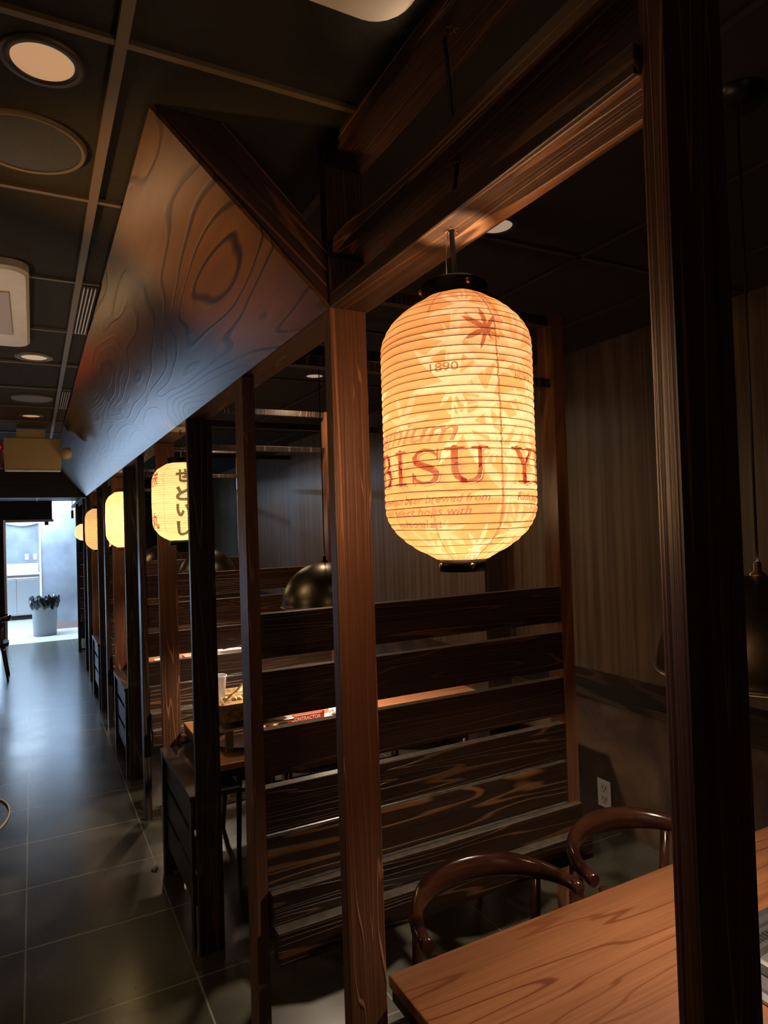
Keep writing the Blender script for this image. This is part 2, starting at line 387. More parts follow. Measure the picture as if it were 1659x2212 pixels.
beam(2.29, 2.325, 1.387, 12.8, 'long beam running down the aisle along the lower edge of the sloped plywood', charY)
# splintered drill holes where the cord passes
b = MB()
rr = random.Random(3)
for (z, x, y) in ((2.2895, 0.627, 0.911), (2.4045, 0.640, 0.913), (2.6095, 0.620, 0.886)):
    for i in range(9):
        a = rr.uniform(0, 2*PI); l = rr.uniform(0.008, 0.017)
        b.prism([(x+0.007*math.cos(a-0.3), y+0.007*math.sin(a-0.3), z-0.0005), (x+0.007*math.cos(a+0.3), y+0.007*math.sin(a+0.3), z-0.0005), (x+l*math.cos(a), y+l*math.sin(a), z-0.003)], (0, 0, 0.0015))
struct(b.build('trim_10', plain('raw_splintered_wood', (0.45, 0.22, 0.08), 0.7)))

# sloped plywood soffit
sp = thing('sloped_plywood_soffit', (0.594, 1.35, 2.29), 'long sloped stained plywood boxing between ceiling and aisle beam', 'soffit')
for y0, y1 in ((1.352, 3.76), (3.763, 6.20), (6.203, 8.95)):
    b = MB()
    p0, p1 = Vector((0.592, y0, 2.288)), Vector((0.219, y0, 2.643))
    n = Vector((0.6897, 0, 0.7241))*0.010
    b.prism([p0, p1, p0+n*1.0], (0, y1-y0, 0)) if False else b.prism([p0, p1, p1+n, p0+n], (0, y1-y0, 0))
    b.build('plywood_sheet', ply, sp)
rafter = wood('red_brown_rafter', 0, (0.012, 0.006, 0.004), (0.05, 0.02, 0.012), (0.12, 0.045, 0.025), rings=12, stretch=0.5, cross=9, linew=0.1)
dl_ = Vector((0.592-0.222, 0, 2.2985-2.6510)); ang_ = math.atan2(-dl_.z, dl_.x)
rotb = Matrix.Rotation(-ang_, 3, 'Y')
b = MB(); b.prism([rotb @ (Vector(p)-Vector((0.222, 1.353, 2.651))) for p in ((0.232, 1.353, 2.6505), (0.375, 1.353, 2.6505), (0.5925, 1.353, 2.43), (0.5925, 1.353, 2.308))], (0, 0.035, 0))
o = b.build('diagonal_board', rafter); o.location = (0.222, 1.353, 2.651); o.rotation_euler = (0, ang_, 0)
tag(o, 'dark red-brown diagonal board closing the near end of the sloped plywood', 'board')

# ------------------------------------------------------------------ slatted partitions
def partition(yf, label):
    t = thing('slatted_partition', (0.6, yf, 0), label, 'partition', None)
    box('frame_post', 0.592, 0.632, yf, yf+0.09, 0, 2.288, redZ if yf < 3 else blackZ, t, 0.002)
    box('frame_post', 1.885, 1.945, yf, yf+0.09, 0, 2.64, glossZ, t, 0.002)
    for z0, z1 in ((2.60, 2.64), (2.345, 2.382)):
        box('top_rail', 0.70 if z0 > 2.5 else 0.633, 1.884, yf+0.02, yf+0.06, z0, z1, blackZ, t, 0.002)
    box('bottom_rail', 0.633, 1.884, yf+0.02, yf+0.06, 0.015, 0.055, blackZ, t, 0.002)
    for z1, z0 in ((1.532, 1.390), (1.349, 1.200), (1.165, 1.016), (0.982, 0.838)):
        box('slat', 0.633, 1.884, yf+0.004, yf+0.042, z0, z1, charX, t, 0.003)
    box('slat', 0.633, 1.884, yf+0.004, yf+0.042, 0.675, 0.828, boldX, t, 0.003)
    box('slat', 0.633, 1.925, yf-0.035, yf-0.001, 0.540, 0.668, charX, t, 0.008)
    box('slat', 0.633, 1.925, yf-0.085, yf-0.036, 0.471, 0.575, charX, t, 0.008)
    box('slat', 0.633, 1.884, yf+0.002, yf+0.042, 0.56, 0.666, charX, t, 0.004)
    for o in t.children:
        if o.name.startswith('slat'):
            o.data.materials.append(sheen_top)
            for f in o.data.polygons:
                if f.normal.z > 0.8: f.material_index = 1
    return t
sheen_top = plain('pale_sheen_board_edge', (0.20, 0.17, 0.14), 0.4, noise=0.35, nscale=30)  # paler colour on the slat tops paints in their sheen of light
glossZ = wood('glossy_stained_post', 2, (0.12, 0.05, 0.022), (0.22, 0.09, 0.04), (0.3, 0.12, 0.05), rings=5, rough=0.25, bump=0.05)
boldX = wood('bold_grain_cedar', 0, (0.018, 0.009, 0.005), (0.05, 0.022, 0.010), (0.26, 0.11, 0.038), rings=7, linew=0.11, stretch=0.9, cross=12)
for y, lab in zip((2.05, 4.43, 6.74, 9.05, 11.36),
      ('near dark slatted wooden partition behind the big orange lantern', 'second slatted wooden partition, behind the table with the grill',
       'third slatted wooden partition down the aisle', 'fourth slatted wooden partition down the aisle', 'farthest slatted wooden partition before the bright kitchen')):
    partition(y, lab)
# cross beams under the booth ceiling at the black posts
for y, lab in zip((2.95, 5.24, 7.54), ('dark cross beam under the booth ceiling above the grill table', 'dark cross beam under the booth ceiling of the third booth', 'dark cross beam under the booth ceiling of the fourth booth')):
    tag(box('cross_beam', 0.69, 2.74 if y > 3.7 else 1.88, y, y+0.04, 2.63, 2.68, blackZ), lab, 'beam')

# low slatted screens at the table ends
def screen(y1, label):
    y0 = y1-0.76
    t = thing('low_slatted_screen', (0.6, y1, 0), label, 'screen', None)
    box('leg', 0.58, 0.625, y1-0.045, y1, 0, 0.63, blackZ, t, 0.003)
    box('leg', 0.58, 0.592 if False else 0.593, y0, y0+0.045, 0, 0.63, blackZ, t, 0.003)
    box('top_board', 0.576, 0.80, y0, y1+0.0, 0.632, 0.656, blackY, t, 0.003)
    box('leg', 0.755, 0.80, y1-0.045, y1, 0, 0.63, blackZ, t, 0.003)
    for z in (0.16, 0.325, 0.49):
        box('slat', 0.596, 0.612, y0+0.05, y1-0.046, z, z+0.13, blackY, t, 0.002)
for y, lab in zip((3.725, 6.045, 8.345), ('low black slatted screen with flat top at the aisle end of the grill table', 'second low black slatted screen down the aisle', 'farthest low black slatted screen down the aisle')):
    screen(y, lab)

# ------------------------------------------------------------------ tables
def table(y0, y1, label, x1=2.45, cut=None):
    t = thing('booth_table', ((0.72+x1)/2, (y0+y1)/2, 0), label, 'table', None)
    box('tabletop', 0.716, x1, y0, y1, 0.722, 0.750, tablew, t, 0.004)
    b = MB()
    for a in ((0.722, x1-0.006, y0+0.006, y0+0.03), (0.722, x1-0.006, y1-0.03, y1-0.006), (0.722, 0.746, y0+0.03, y1-0.03), (x1-0.03, x1-0.006, y0+0.03, y1-0.03)):
        b.box(a[0], a[1], a[2], a[3], 0.690, 0.7215)
    b.build('edge_frame', blk, t)
    for x in (1.05, x1-0.33):
        b = MB(); b.box(x-0.04, x+0.04, (y0+y1)/2-0.04, (y0+y1)/2+0.04, 0.03, 0.69)
        b.box(x-0.03, x+0.03, y0+0.12, y1-0.12, 0.0, 0.03)
        b.build('pedestal', blk, t)
    return t
table(0.53, 1.405, 'reddish-brown table in the foreground booth at lower right')
table(3.01, 3.80, 'reddish-brown table carrying the rusty grill and the red box')
table(5.33, 6.10, 'reddish-brown table in the third booth behind the second partition')
table(7.62, 8.38, 'reddish-brown table in the fourth booth far down the aisle')

# grill set into the near table
g = thing('table_grill', (1.60, 0.93, 0.75), 'steel barbecue grill set into the foreground table at right edge', 'grill')
b = MB()
def rr_poly(cx, cy, hx, hy, r, z, n=6):
    pts = []
    for q, (sx, sy) in enumerate(((1, 1), (-1, 1), (-1, -1), (1, -1))):
        for i in range(n+1):
            a = q*PI/2+i*PI/2/n
            pts.append(Vector((cx+sx*(hx-r)+r*math.cos(a), cy+sy*(hy-r)+r*math.sin(a), z)))
    return pts
def loft(b, loops, mi=0, capend=True):
    rs = [[b.bm.verts.new(p) for p in lp] for lp in loops]
    k = len(rs[0])
    for A, B in zip(rs[:-1], rs[1:]):
        for i in range(k):
            f = b.bm.faces.new((A[i], A[(i+1) % k], B[(i+1) % k], B[i])); f.smooth = False; f.material_index = mi
    if capend: b.bm.faces.new(rs[-1]).material_index = mi
loft(b, [rr_poly(1.60, 0.93, 0.235, 0.185, 0.05, 0.7505), rr_poly(1.60, 0.93, 0.235, 0.185, 0.05, 0.758), rr_poly(1.60, 0.93, 0.215, 0.165, 0.045, 0.760),
         rr_poly(1.60, 0.93, 0.20, 0.15, 0.04, 0.757), rr_poly(1.60, 0.93, 0.195, 0.145, 0.04, 0.7515)])
b.build('tray', steel, g)
b = MB()
loft(b, [rr_poly(1.60, 0.91, 0.15, 0.10, 0.03, 0.752), rr_poly(1.60, 0.91, 0.15, 0.10, 0.03, 0.775), rr_poly(1.60, 0.91, 0.14, 0.09, 0.03, 0.778), rr_poly(1.60, 0.91, 0.135, 0.085, 0.03, 0.765)])
b.build('grill_plate', plain('worn_steel', (0.30, 0.29, 0.26), 0.4, 0.8, noise=0.3, nscale=30), g)
b = MB()
for i in range(22): b.box(1.46+i*0.013, 1.467+i*0.013, 1.040, 1.062, 0.7518, 0.7535)
b.build('vent_slots', darkslot, g)

# ------------------------------------------------------------------ chairs
def make_chair(label):
    t = thing('curved_back_chair', (0, 0, 0), label, 'chair')     # faces -Y, origin under the seat
    pts = []; rad = []
    n = 30
    for i in range(n+1):
        a = PI*i/n
        x, y = -0.252*math.cos(a), -0.02+0.235*math.sin(a)
        k = math.sin(a)
        pts.append((x, y, 0.757+0.022*k)); rad.append((0.017+0.004*k, 0.019+0.021*k**1.5))
    MB().tube(pts, rad, 14).build('back_rail', gloss, t)
    b = MB()
    sp_ = [(-0.22, -0.25), (0.22, -0.25), (0.235, -0.05), (0.20, 0.16), (0.10, 0.20), (-0.10, 0.20), (-0.20, 0.16), (-0.235, -0.05)]
    b.prism([Vector((x, y, 0.43)) for x, y in sp_], (0, 0, 0.045)); b.build('seat', rub, t)
    for sx in (-1, 1):
        MB().tube([(sx*0.225, -0.022, 0.735), (sx*0.228, -0.08, 0.58), (sx*0.215, -0.20, 0.43), (sx*0.235, -0.235, 0.0)], [0.014, 0.014, 0.017, 0.012], 10).build('leg', gloss, t)
        MB().tube([(sx*0.205, 0.115, 0.745), (sx*0.20, 0.13, 0.43), (sx*0.215, 0.19, 0.0)], [0.014, 0.017, 0.012], 10).build('leg', gloss, t)
    MB().tube([(-0.20, 0.14, 0.36), (0.20, 0.14, 0.36)], 0.010, 8).build('stretcher', gloss, t)
    MB().tube([(-0.21, -0.205, 0.36), (0.21, -0.205, 0.36)], 0.010, 8).build('stretcher', gloss, t)
    return t
proto = make_chair('dark glossy curved-back chair, left one at the foreground table')
spots = [(1.095, 1.452, 0, None), (1.665, 1.462, 0, 'dark glossy curved-back chair, right one at the foreground table'),
         (1.16, 2.915, PI, 'curved-back chair just behind the near partition, left one at the grill table'), (1.70, 2.915, PI, 'curved-back chair behind the near partition, right one at the grill table'),
         (1.20, 3.88, 0, 'curved-back chair on the far side of the grill table, left one'), (1.76, 3.88, 0, 'curved-back chair on the far side of the grill table, right one'),
         (1.20, 5.22, PI, 'curved-back chair in the third booth behind the second partition'),
         (-0.50, 9.85, -PI/2, 'dark armchair at the far left edge beside the aisle')]
for i, (x, y, rz, lab) in enumerate(spots):
    o = proto if i == 0 else copy_tree(proto)
    o.location = (x, y, 0); o.rotation_euler = (0, 0, rz)
    if lab: o['label'] = lab

# ------------------------------------------------------------------ pendant dome lamps
def pendant(x, y, label, zr=1.415, ztop=2.83, r=0.235, h=0.225, power=26):
    t = thing('dome_pendant_lamp', (x, y, zr), label, 'pendant lamp', None)
    prof = []
    for i in range(21):
        a = (PI/2)*i/20
        prof.append((max(0.018, r*math.cos(a)), zr+0.012+h*math.sin(a)))
    inner = [(max(0.012, q*0.985), z-0.003) for q, z in prof[::-1]]
    b = MB(); b.lathe([(r+0.004, zr+0.006)]+prof, x, y, 64); b.build('dome_shade', domem, t)
    b = MB(); b.lathe(inner+[(r*0.985, zr+0.008)], x, y, 64); b.build('shade_lining', plain('shade_lining_%d' % int(x*10+y*100), (0.35, 0.27, 0.16), 0.5), t)
    b = MB(); b.lathe([(r+0.002, zr), (r+0.008, zr+0.003), (r+0.008, zr+0.009), (r, zr+0.012), (r-0.004, zr+0.004), (r+0.002, zr)], x, y, 64); b.build('rim', dometrim, t)
    b = MB(); zt = zr+h+0.012
    b.lathe([(0.019, zt-0.006), (0.019, zt+0.004), (0.009, zt+0.010), (0.009, zt+0.030), (0.004, zt+0.034)], x, y, 20); b.build('cable_gland', brass if y < 2 else blk, t)
    MB().tube([(x, y, zt+0.03), (x, y, ztop)], 0.0032, 8).build('cord', rub, t)
    b = MB(); b.lathe([(0.0, ztop-0.03), (0.06, ztop-0.028), (0.065, ztop)], x, y, 32); b.build('ceiling_rose', blk, t)
    b = MB(); b.lathe([(0.0, zr+0.085), (0.05, zr+0.09), (0.058, zr+0.10), (0.05, zr+0.12), (0.02, zr+0.165), (0.015, zr+0.20)], x, y, 20); b.build('bulb', bulbm, t)
    sp_ = spot('pendant_light', (0, 0, 0.075), power, (1.0, 0.80, 0.62), 150, 0.5, 0.03); sp_.parent = t
bulbm = plain('warm_bulb', (0.9, 0.8, 0.6), 0.4, emit=(1.0, 0.85, 0.7), es=9.0)
pendant(1.545, 1.00, 'large black dome pendant over the foreground table at the right edge', power=30)
pendant(1.39, 3.33, 'black dome pendant over the grill table, left of the reddish post', power=110, zr=1.378)
pendant(1.30, 5.68, 'black dome pendant over the third booth table, seen beside the cream lantern', power=80)
pendant(1.30, 7.95, 'small dark dome pendant over the fourth booth table', power=25, zr=1.43)
pendant(1.30, 10.2, 'farthest dark dome pendant down the aisle', power=10, zr=1.43)

# ------------------------------------------------------------------ lanterns
def paper_mat(name, use_attr=True, tint=(1, 0.8, 0.5), see=0.22, dens=0.55):
    m = bpy.data.materials.new(name); m.use_nodes = True; nt = m.node_tree; nt.nodes.clear()
    out = N(nt, 'ShaderNodeOutputMaterial'); mix = N(nt, 'ShaderNodeMixShader'); mix.inputs[0].default_value = 1-see
    tr = N(nt, 'ShaderNodeBsdfTransparent'); tr.inputs[0].default_value = (1, 0.86, 0.68, 1)
    tl = N(nt, 'ShaderNodeBsdfTranslucent')
    df = N(nt, 'ShaderNodeBsdfDiffuse'); m2 = N(nt, 'ShaderNodeMixShader'); m2.inputs[0].default_value = 0.88
    if use_attr:
        at = N(nt, 'ShaderNodeVertexColor'); at.layer_name = 'print'
        sc = N(nt, 'ShaderNodeMix', data_type='RGBA'); sc.blend_type = 'MULTIPLY'; sc.inputs[0].default_value = 1
        sc.inputs[7].default_value = (dens, dens, dens, 1); L(nt, at.outputs[0], sc.inputs[6])
        L(nt, sc.outputs[2], tl.inputs[0]); L(nt, at.outputs[0], df.inputs[0])
    else:
        tl.inputs[0].default_value = (*[c*dens for c in tint], 1); df.inputs[0].default_value = (*tint, 1)
    tc = N(nt, 'ShaderNodeTexCoord'); no = N(nt, 'ShaderNodeTexNoise'); no.inputs['Scale'].default_value = 55; no.inputs['Detail'].default_value = 4
    bp = N(nt, 'ShaderNodeBump'); bp.inputs['Strength'].default_value = 0.55; bp.inputs['Distance'].default_value = 0.004
    L(nt, tc.outputs['Object'], no.inputs['Vector']); L(nt, no.outputs['Fac'], bp.inputs['Height'])
    L(nt, bp.outputs[0], tl.inputs['Normal']); L(nt, bp.outputs[0], df.inputs['Normal'])
    L(nt, df.outputs[0], m2.inputs[1]); L(nt, tl.outputs[0], m2.inputs[2])
    L(nt, tr.outputs[0], mix.inputs[1]); L(nt, m2.outputs[0], mix.inputs[2]); L(nt, mix.outputs[0], out.inputs[0])
    return m

class Canvas:
    """ink canvas unrolled round a lantern: s = arc length (m), z = height above lantern foot (m)"""
    def __init__(c, Rr, H, nu, nv, base):
        c.R, c.H, c.nu, c.nv = Rr, H, nu, nv
        c.s = (np.arange(nu)/nu-0.5)*2*PI*Rr; c.z = np.linspace(0, H, nv)
        c.img = np.zeros((nv, nu, 3)); c.img[:] = base
        c.SS, c.ZZ = np.meshgrid(c.s, c.z)
    def _win(c, s0, s1, z0, z1):
        P = 2*PI*c.R
        for k in (-1, 0, 1):
            a = np.searchsorted(c.s, s0+k*P); b = np.searchsorted(c.s, s1+k*P)
            i = np.searchsorted(c.z, z0); j = np.searchsorted(c.z, z1)
            if b > a and j > i: yield k*P, slice(i, j), slice(a, b)
    def stroke(c, pts, w, col, alpha=1.0):
        pts = [tuple(p) for p in pts]
        ws = w if isinstance(w, (list, tuple)) else [w]*len(pts)
        mw = max(ws)
        xs = [p[0] for p in pts]; zs = [p[1] for p in pts]
        for off, I, J in c._win(min(xs)-mw, max(xs)+mw, min(zs)-mw, max(zs)+mw):
            X = c.SS[I, J]-off; Z = c.ZZ[I, J]; m = np.zeros(X.shape)
            for (a, b, wa, wb) in zip(pts[:-1], pts[1:], ws[:-1], ws[1:]):
                dx, dz = b[0]-a[0], b[1]-a[1]; l2 = dx*dx+dz*dz+1e-12
                t = np.clip(((X-a[0])*dx+(Z-a[1])*dz)/l2, 0, 1)
                d = np.hypot(X-a[0]-t*dx, Z-a[1]-t*dz)
                m = np.maximum(m, np.clip(((wa+(wb-wa)*t)-d)/0.0006+0.5, 0, 1))
            m = (m*alpha)[..., None]; c.img[I, J] = c.img[I, J]*(1-m)+np.array(col)*m
    def tris(c, tris, col, alpha=1.0):
        for T in tris:
            xs = [p[0] for p in T]; zs = [p[1] for p in T]
            for off, I, J in c._win(min(xs)-1e-4, max(xs)+1e-4, min(zs)-1e-4, max(zs)+1e-4):
                X = c.SS[I, J]-off; Z = c.ZZ[I, J]
                sg = []
                for q in range(3):
                    a, b = T[q], T[(q+1) % 3]
                    sg.append((X-a[0])*(b[1]-a[1])-(Z-a[1])*(b[0]-a[0]))
                m = ((sg[0] >= 0) & (sg[1] >= 0) & (sg[2] >= 0)) | ((sg[0] <= 0) & (sg[1] <= 0) & (sg[2] <= 0))
                m = (m*alpha)[..., None]; c.img[I, J] = c.img[I, J]*(1-m)+np.array(col)*m
    def poly(c, P, col, alpha=1.0):
        xs = [p[0] for p in P]; zs = [p[1] for p in P]
        for off, I, J in c._win(min(xs), max(xs), min(zs), max(zs)):
            X = c.SS[I, J]-off; Z = c.ZZ[I, J]; m = np.zeros(X.shape, bool)
            for a, b in zip(P, P[1:]+P[:1]):
                if abs(b[1]-a[1]) < 1e-9: continue
                cond = ((a[1] > Z) != (b[1] > Z)) & (X < (b[0]-a[0])*(Z-a[1])/(b[1]-a[1])+a[0])
                m ^= cond
            m = (m*alpha)[..., None]; c.img[I, J] = c.img[I, J]*(1-m)+np.array(col)*m
    def leaf(c, s, z, size, rot, col, alpha=1.0):
        P = []
        lobes = [(-150, .45), (-100, .78), (-52, .95), (0, 1.05), (52, .95), (100, .78), (150, .45)]
        for q, (a, l) in enumerate(lobes):
            a0 = math.radians(a)+rot
            for da, k in ((-13, .42), (-7, .72), (0, 1.0), (7, .72), (13, .42)):
                P.append((s+size*l*k*math.sin(a0+math.radians(da)), z+size*l*k*math.cos(a0+math.radians(da))))
            a1 = a0+math.radians(25)
            P.append((s+size*.20*math.sin(a1), z+size*.20*math.cos(a1)))
        c.poly(P, col, alpha)
        c.stroke([(s, z), (s-size*.6*math.sin(rot), z-size*.6*math.cos(rot))], size*.025, col, alpha)
    def text(c, txt, s0, z0, size, col, shear=0.0, width=None, offset=0.0, alpha=1.0, cen=False):
        cu_ = bpy.data.curves.new('t', 'FONT'); cu_.body = txt; cu_.size = size; cu_.shear = shear; cu_.offset = offset; cu_.resolution_u = 3
        o = bpy.data.objects.new('t', cu_); COL.objects.link(o)
        bpy.context.view_layer.update()
        me = o.evaluated_get(bpy.context.evaluated_depsgraph_get()).to_mesh()
        me.calc_loop_triangles()
        V = np.array([v.co[:2] for v in me.vertices]) if len(me.vertices) else np.zeros((0, 2))
        T = [tuple(t.vertices) for t in me.loop_triangles]
        bpy.data.objects.remove(o, do_unlink=True); bpy.data.curves.remove(cu_)
        if not len(V): return
        x0, x1 = V[:, 0].min(), V[:, 0].max(); k = 1.0 if width is None else width/(x1-x0)
        V = np.stack([(V[:, 0]-x0)*k+s0, V[:, 1]+z0], 1)
        c.tris([[tuple(V[i]) for i in t] for t in T], col, alpha)

def lantern(name, label, x, y, z0, H, prof, canvas, mat, top_r, bot_r, ribs, ringm, topz, face_s=None, power=30, lights=((0.30, 0.5), (0.55, 0.3), (0.8, 0.2)), color=(1.0, 0.66, 0.33), nu=None, nv=None, ripple=0.0015, cord=True):
    """prof: list of (t in 0..1, radius) from foot to top"""
    t = thing(name, (x, y, z0), label, 'paper lantern')
    nu = canvas.nu if canvas else nu; nv = canvas.nv if canvas else nv
    tt = np.linspace(0, 1, nv)
    rad = np.interp(tt, [p[0] for p in prof], [p[1] for p in prof])
    k = np.hanning(max(3, nv//28)); k /= k.sum(); pad = len(k)//2
    rad = np.convolve(np.pad(rad, pad, mode='edge'), k, 'same')[pad:-pad] if pad else rad
    rg = random.Random(hash(len(label)) % 99)
    # slightly uneven hoop spacing
    e = np.array([0]+[ (i+1+rg.uniform(-0.16, 0.16))/ribs for i in range(ribs-1)]+[1.0])
    ph = np.interp(tt, e, np.arange(ribs+1))
    bul = np.abs(np.sin(ph*PI))**0.8*ripple
    ang = (np.arange(nu)/nu-0.5)*2*PI
    phi0 = math.atan2(-y, -x)            # s = 0 looks towards the aisle entrance
    A = phi0+ang
    wob = 0.0011*np.sin(3*ang+1.3)+0.0008*np.sin(7*ang)
    RR = (rad+bul)[:, None]+wob[None, :]*np.minimum(1, tt*6)[:, None]
    Z = (tt*H)[:, None]+0.0012*np.sin(2*ang+0.7)[None, :]*np.sin(tt*40)[:, None]
    co = np.stack([RR*np.cos(A)[None, :], RR*np.sin(A)[None, :], np.broadcast_to(Z, RR.shape)], -1).reshape(-1, 3)
    i = np.arange(nv-1)[:, None]*nu; j = np.arange(nu)[None, :]; j2 = (j+1) % nu
    F = np.stack([i+j, i+j2, i+nu+j2, i+nu+j], -1).reshape(-1, 4)
    me = bpy.data.meshes.new('paper_shade')
    me.vertices.add(len(co)); me.vertices.foreach_set('co', co.astype(np.float32).ravel())
    me.loops.add(F.size); me.loops.foreach_set('vertex_index', F.astype(np.int32).ravel())
    me.polygons.add(len(F)); me.polygons.foreach_set('loop_start', (np.arange(len(F))*4).astype(np.int32))
    me.polygons.foreach_set('loop_total', np.full(len(F), 4, np.int32))
    me.update(calc_edges=True); me.polygons.foreach_set('use_smooth', np.ones(len(F), bool))
    if canvas:
        ca = me.color_attributes.new('print', 'FLOAT_COLOR', 'POINT')
        c4 = np.concatenate([np.clip(canvas.img, 0, 1), np.ones((nv, nu, 1))], -1).astype(np.float32)
        ca.data.foreach_set('color', c4.ravel())
    me.materials.append(mat)
    o = bpy.data.objects.new('paper_shade', me); COL.objects.link(o); o.parent = t
    # hoops
    b = MB()
    for q in range(0, ribs+1):
        tq = e[q]; rq = float(np.interp(tq, tt, rad))
        n = 72; pts = []
        for a_ in range(n):
            an = 2*PI*a_/n
            wb = 0.0011*math.sin(3*an+1.3)+0.0008*math.sin(7*an)
            pts.append((x+(rq+wb*min(1, tq*6)-0.0001)*math.cos(phi0+an), y+(rq+wb*min(1, tq*6)-0.0001)*math.sin(phi0+an), z0+tq*H+0.0012*math.sin(2*an+0.7)*math.sin(tq*40)))
        b.tube(pts, hoop_r, 5, closed=True)
    b.build('bamboo_hoops', hoopm, t)
    zt = z0+H
    b = MB(); b.lathe([(top_r, zt-0.008), (top_r+0.002, zt+0.022), (top_r-0.004, zt+0.027), (top_r-0.012, zt+0.027), (top_r-0.012, zt+0.018), (top_r-0.006, zt+0.010), (top_r-0.006, zt-0.008), (top_r, zt-0.008)], x, y, 56)
    tr_ = b.build('top_ring', ringm, t)
    b = MB(); b.lathe([(bot_r-0.003, z0+0.002), (bot_r, z0+0.002), (bot_r, z0-0.020), (bot_r-0.003, z0-0.020), (bot_r-0.003, z0+0.002)], x, y, 48)
    br_ = b.build('bottom_ring', ringm, t)
    return t, tr_, br_
hoopm = plain('lantern_hoop', (0.10, 0.035, 0.012), 0.6); hoop_r = 0.00062
def rivets(parent, x, y, z, r, angs):
    for a in angs:
        b = MB(); c = (x+r*math.cos(a), y+r*math.sin(a), z); d = Vector((math.cos(a), math.sin(a), 0))
        b.tube([Vector(c)-d*0.001, Vector(c)+d*0.002, Vector(c)+d*0.0035], [0.005, 0.0045, 0.002], 12); b.build('rivet', brass, parent)

# --- the big lantern
LX, LY, LZ0, LH, LR = 0.627, 0.911, 1.742, 0.430, 0.1235
cv = Canvas(LR, LH, 900, 560, (0.92, 0.43, 0.17))
# wash of the printed orange
cvn = 0.5+0.5*np.sin(cv.SS*31+2*np.sin(cv.ZZ*23))*np.sin(cv.ZZ*37+1.5*np.sin(cv.SS*19))
cv.img = cv.img*(1-0.22*cvn[..., None])+np.array((0.98, 0.53, 0.26))*(0.22*cvn[..., None])
def S_(px): return LR*math.asin(max(-1, min(1, (px-990)/164.0)))
def Z_(py): return LH-(py-645)*0.000759
PALE = (1.0, 0.82, 0.55); PALE2 = (1.0, 0.66, 0.38); INK = (0.24, 0.02, 0.02); LINE = (0.28, 0.055, 0.03)
def leafp(px, py, sz, rot, col, al): cv.leaf(S_(px), Z_(py), sz*0.00076, math.radians(rot), col, al)
for a in ((1035, 800, 120, 20, PALE2, .8), (1010, 700, 95, 200, PALE, .75), (1075, 740, 90, 40, PALE2, .7), (1110, 800, 110, -30, PALE, .6), (1120, 930, 110, 160, PALE, .7),
          (985, 865, 118, 5, PALE, .85), (980, 775, 78, 185, PALE, .8), (1045, 900, 95, 75, PALE, .7), (1000, 940, 100, 160, PALE, .8), (1060, 990, 80, 40, PALE, .65),
          (1085, 1080, 110, 10, PALE, .6), (1035, 1190, 62, 60, (1, .82, .62), .8), (952, 1150, 62, 175, PALE, .6), (1110, 1150, 90, 100, PALE, .6), (880, 930, 70, 30, PALE, .45), (905, 1190, 60, -40, PALE, .4),
          (850, 1000, 60, 100, PALE, .35), (1120, 700, 60, 150, PALE, .6)): leafp(*a)
lr = random.Random(5)
for i in range(46):
    s = lr.uniform(0.13, 0.60); s = s if s < 0.39 else s-0.785
    cv.leaf(s, lr.uniform(0, LH), lr.uniform(0.04, 0.085), lr.uniform(0, 6.28), PALE if lr.random() < .6 else PALE2, 0.6)
leafp(1050, 757, 52, -62, (0.42, 0.075, 0.05), .95)
# serif capitals made of strokes
def glyph(ch, s0, s1, z0, z1, col, th):
    W = s1-s0; Hh = z1-z0
    def P(u, v): return (s0+u*W, z0+v*Hh)
    def st(pts, w): cv.stroke([P(*p) for p in pts], w, col)
    T, t_ = th, th*0.30
    if ch == 'I': st([(.5, .05), (.5, .95)], T); st([(.12, .03), (.88, .03)], t_); st([(.12, .97), (.88, .97)], t_)
    if ch == 'U':
        st([(.22, .96), (.22, .35), (.27, .20), (.37, .09), (.50, .05)], [T, T, T*.9, T*.7, T*.5]); st([(.50, .05), (.65, .08), (.76, .18), (.80, .35), (.80, .96)], [T*.5, T*.5, T*.55, T*.6, T*.6])
        st([(.0, .97), (.44, .97)], t_); st([(.62, .97), (.98, .97)], t_)
    if ch == 'S':
        st([(.88, .68), (.90, .95)], t_); st([(.86, .80), (.70, .93), (.48, .97), (.26, .90), (.16, .75), (.22, .62), (.45, .52), (.70, .42), (.84, .30), (.82, .15), (.66, .05), (.42, .03), (.20, .12), (.10, .28)],
           [t_, t_*1.6, t_*1.6, T*.5, T*.75, T*.9, T, T, T*.9, T*.75, T*.45, t_*1.5, t_*1.5, t_]); st([(.10, .05), (.10, .32)], t_)
    if ch == 'B':
        st([(.24, .05), (.24, .95)], T); st([(.02, .03), (.55, .03)], t_); st([(.02, .97), (.5, .97)], t_)
        st([(.4, .97), (.62, .95), (.76, .84), (.76, .68), (.62, .55), (.4, .52)], [t_, t_*2, T*.8, T*.8, t_*2, t_]); st([(.4, .52), (.68, .50), (.88, .38), (.88, .18), (.68, .05), (.4, .03)], [t_, t_*2, T*.9, T*.9, t_*2, t_])
    if ch == 'E':
        st([(.26, .05), (.26, .95)], T); st([(.02, .03), (.90, .03), (.95, .25)], t_*1.2); st([(.02, .97), (.88, .97), (.92, .76)], t_*1.2); st([(.3, .52), (.66, .52)], t_*1.2); st([(.68, .40), (.68, .64)], t_)
    if ch == 'Y':
        st([(.18, .95), (.50, .48)], T*.9); st([(.50, .48), (.50, .04)], T); st([(.84, .95), (.55, .50)], T*.5)
        st([(.0, .97), (.40, .97)], t_); st([(.64, .97), (1.0, .97)], t_); st([(.26, .03), (.74, .03)], t_)
GL = [('Y', -.3025, -.248), ('E', -.241, -.190), ('B', -.183, -.128), ('I', -.119, -.086), ('S', -.079, -.0265), ('U', -.021, .043)]
zb, zt_ = Z_(1056), Z_(986)
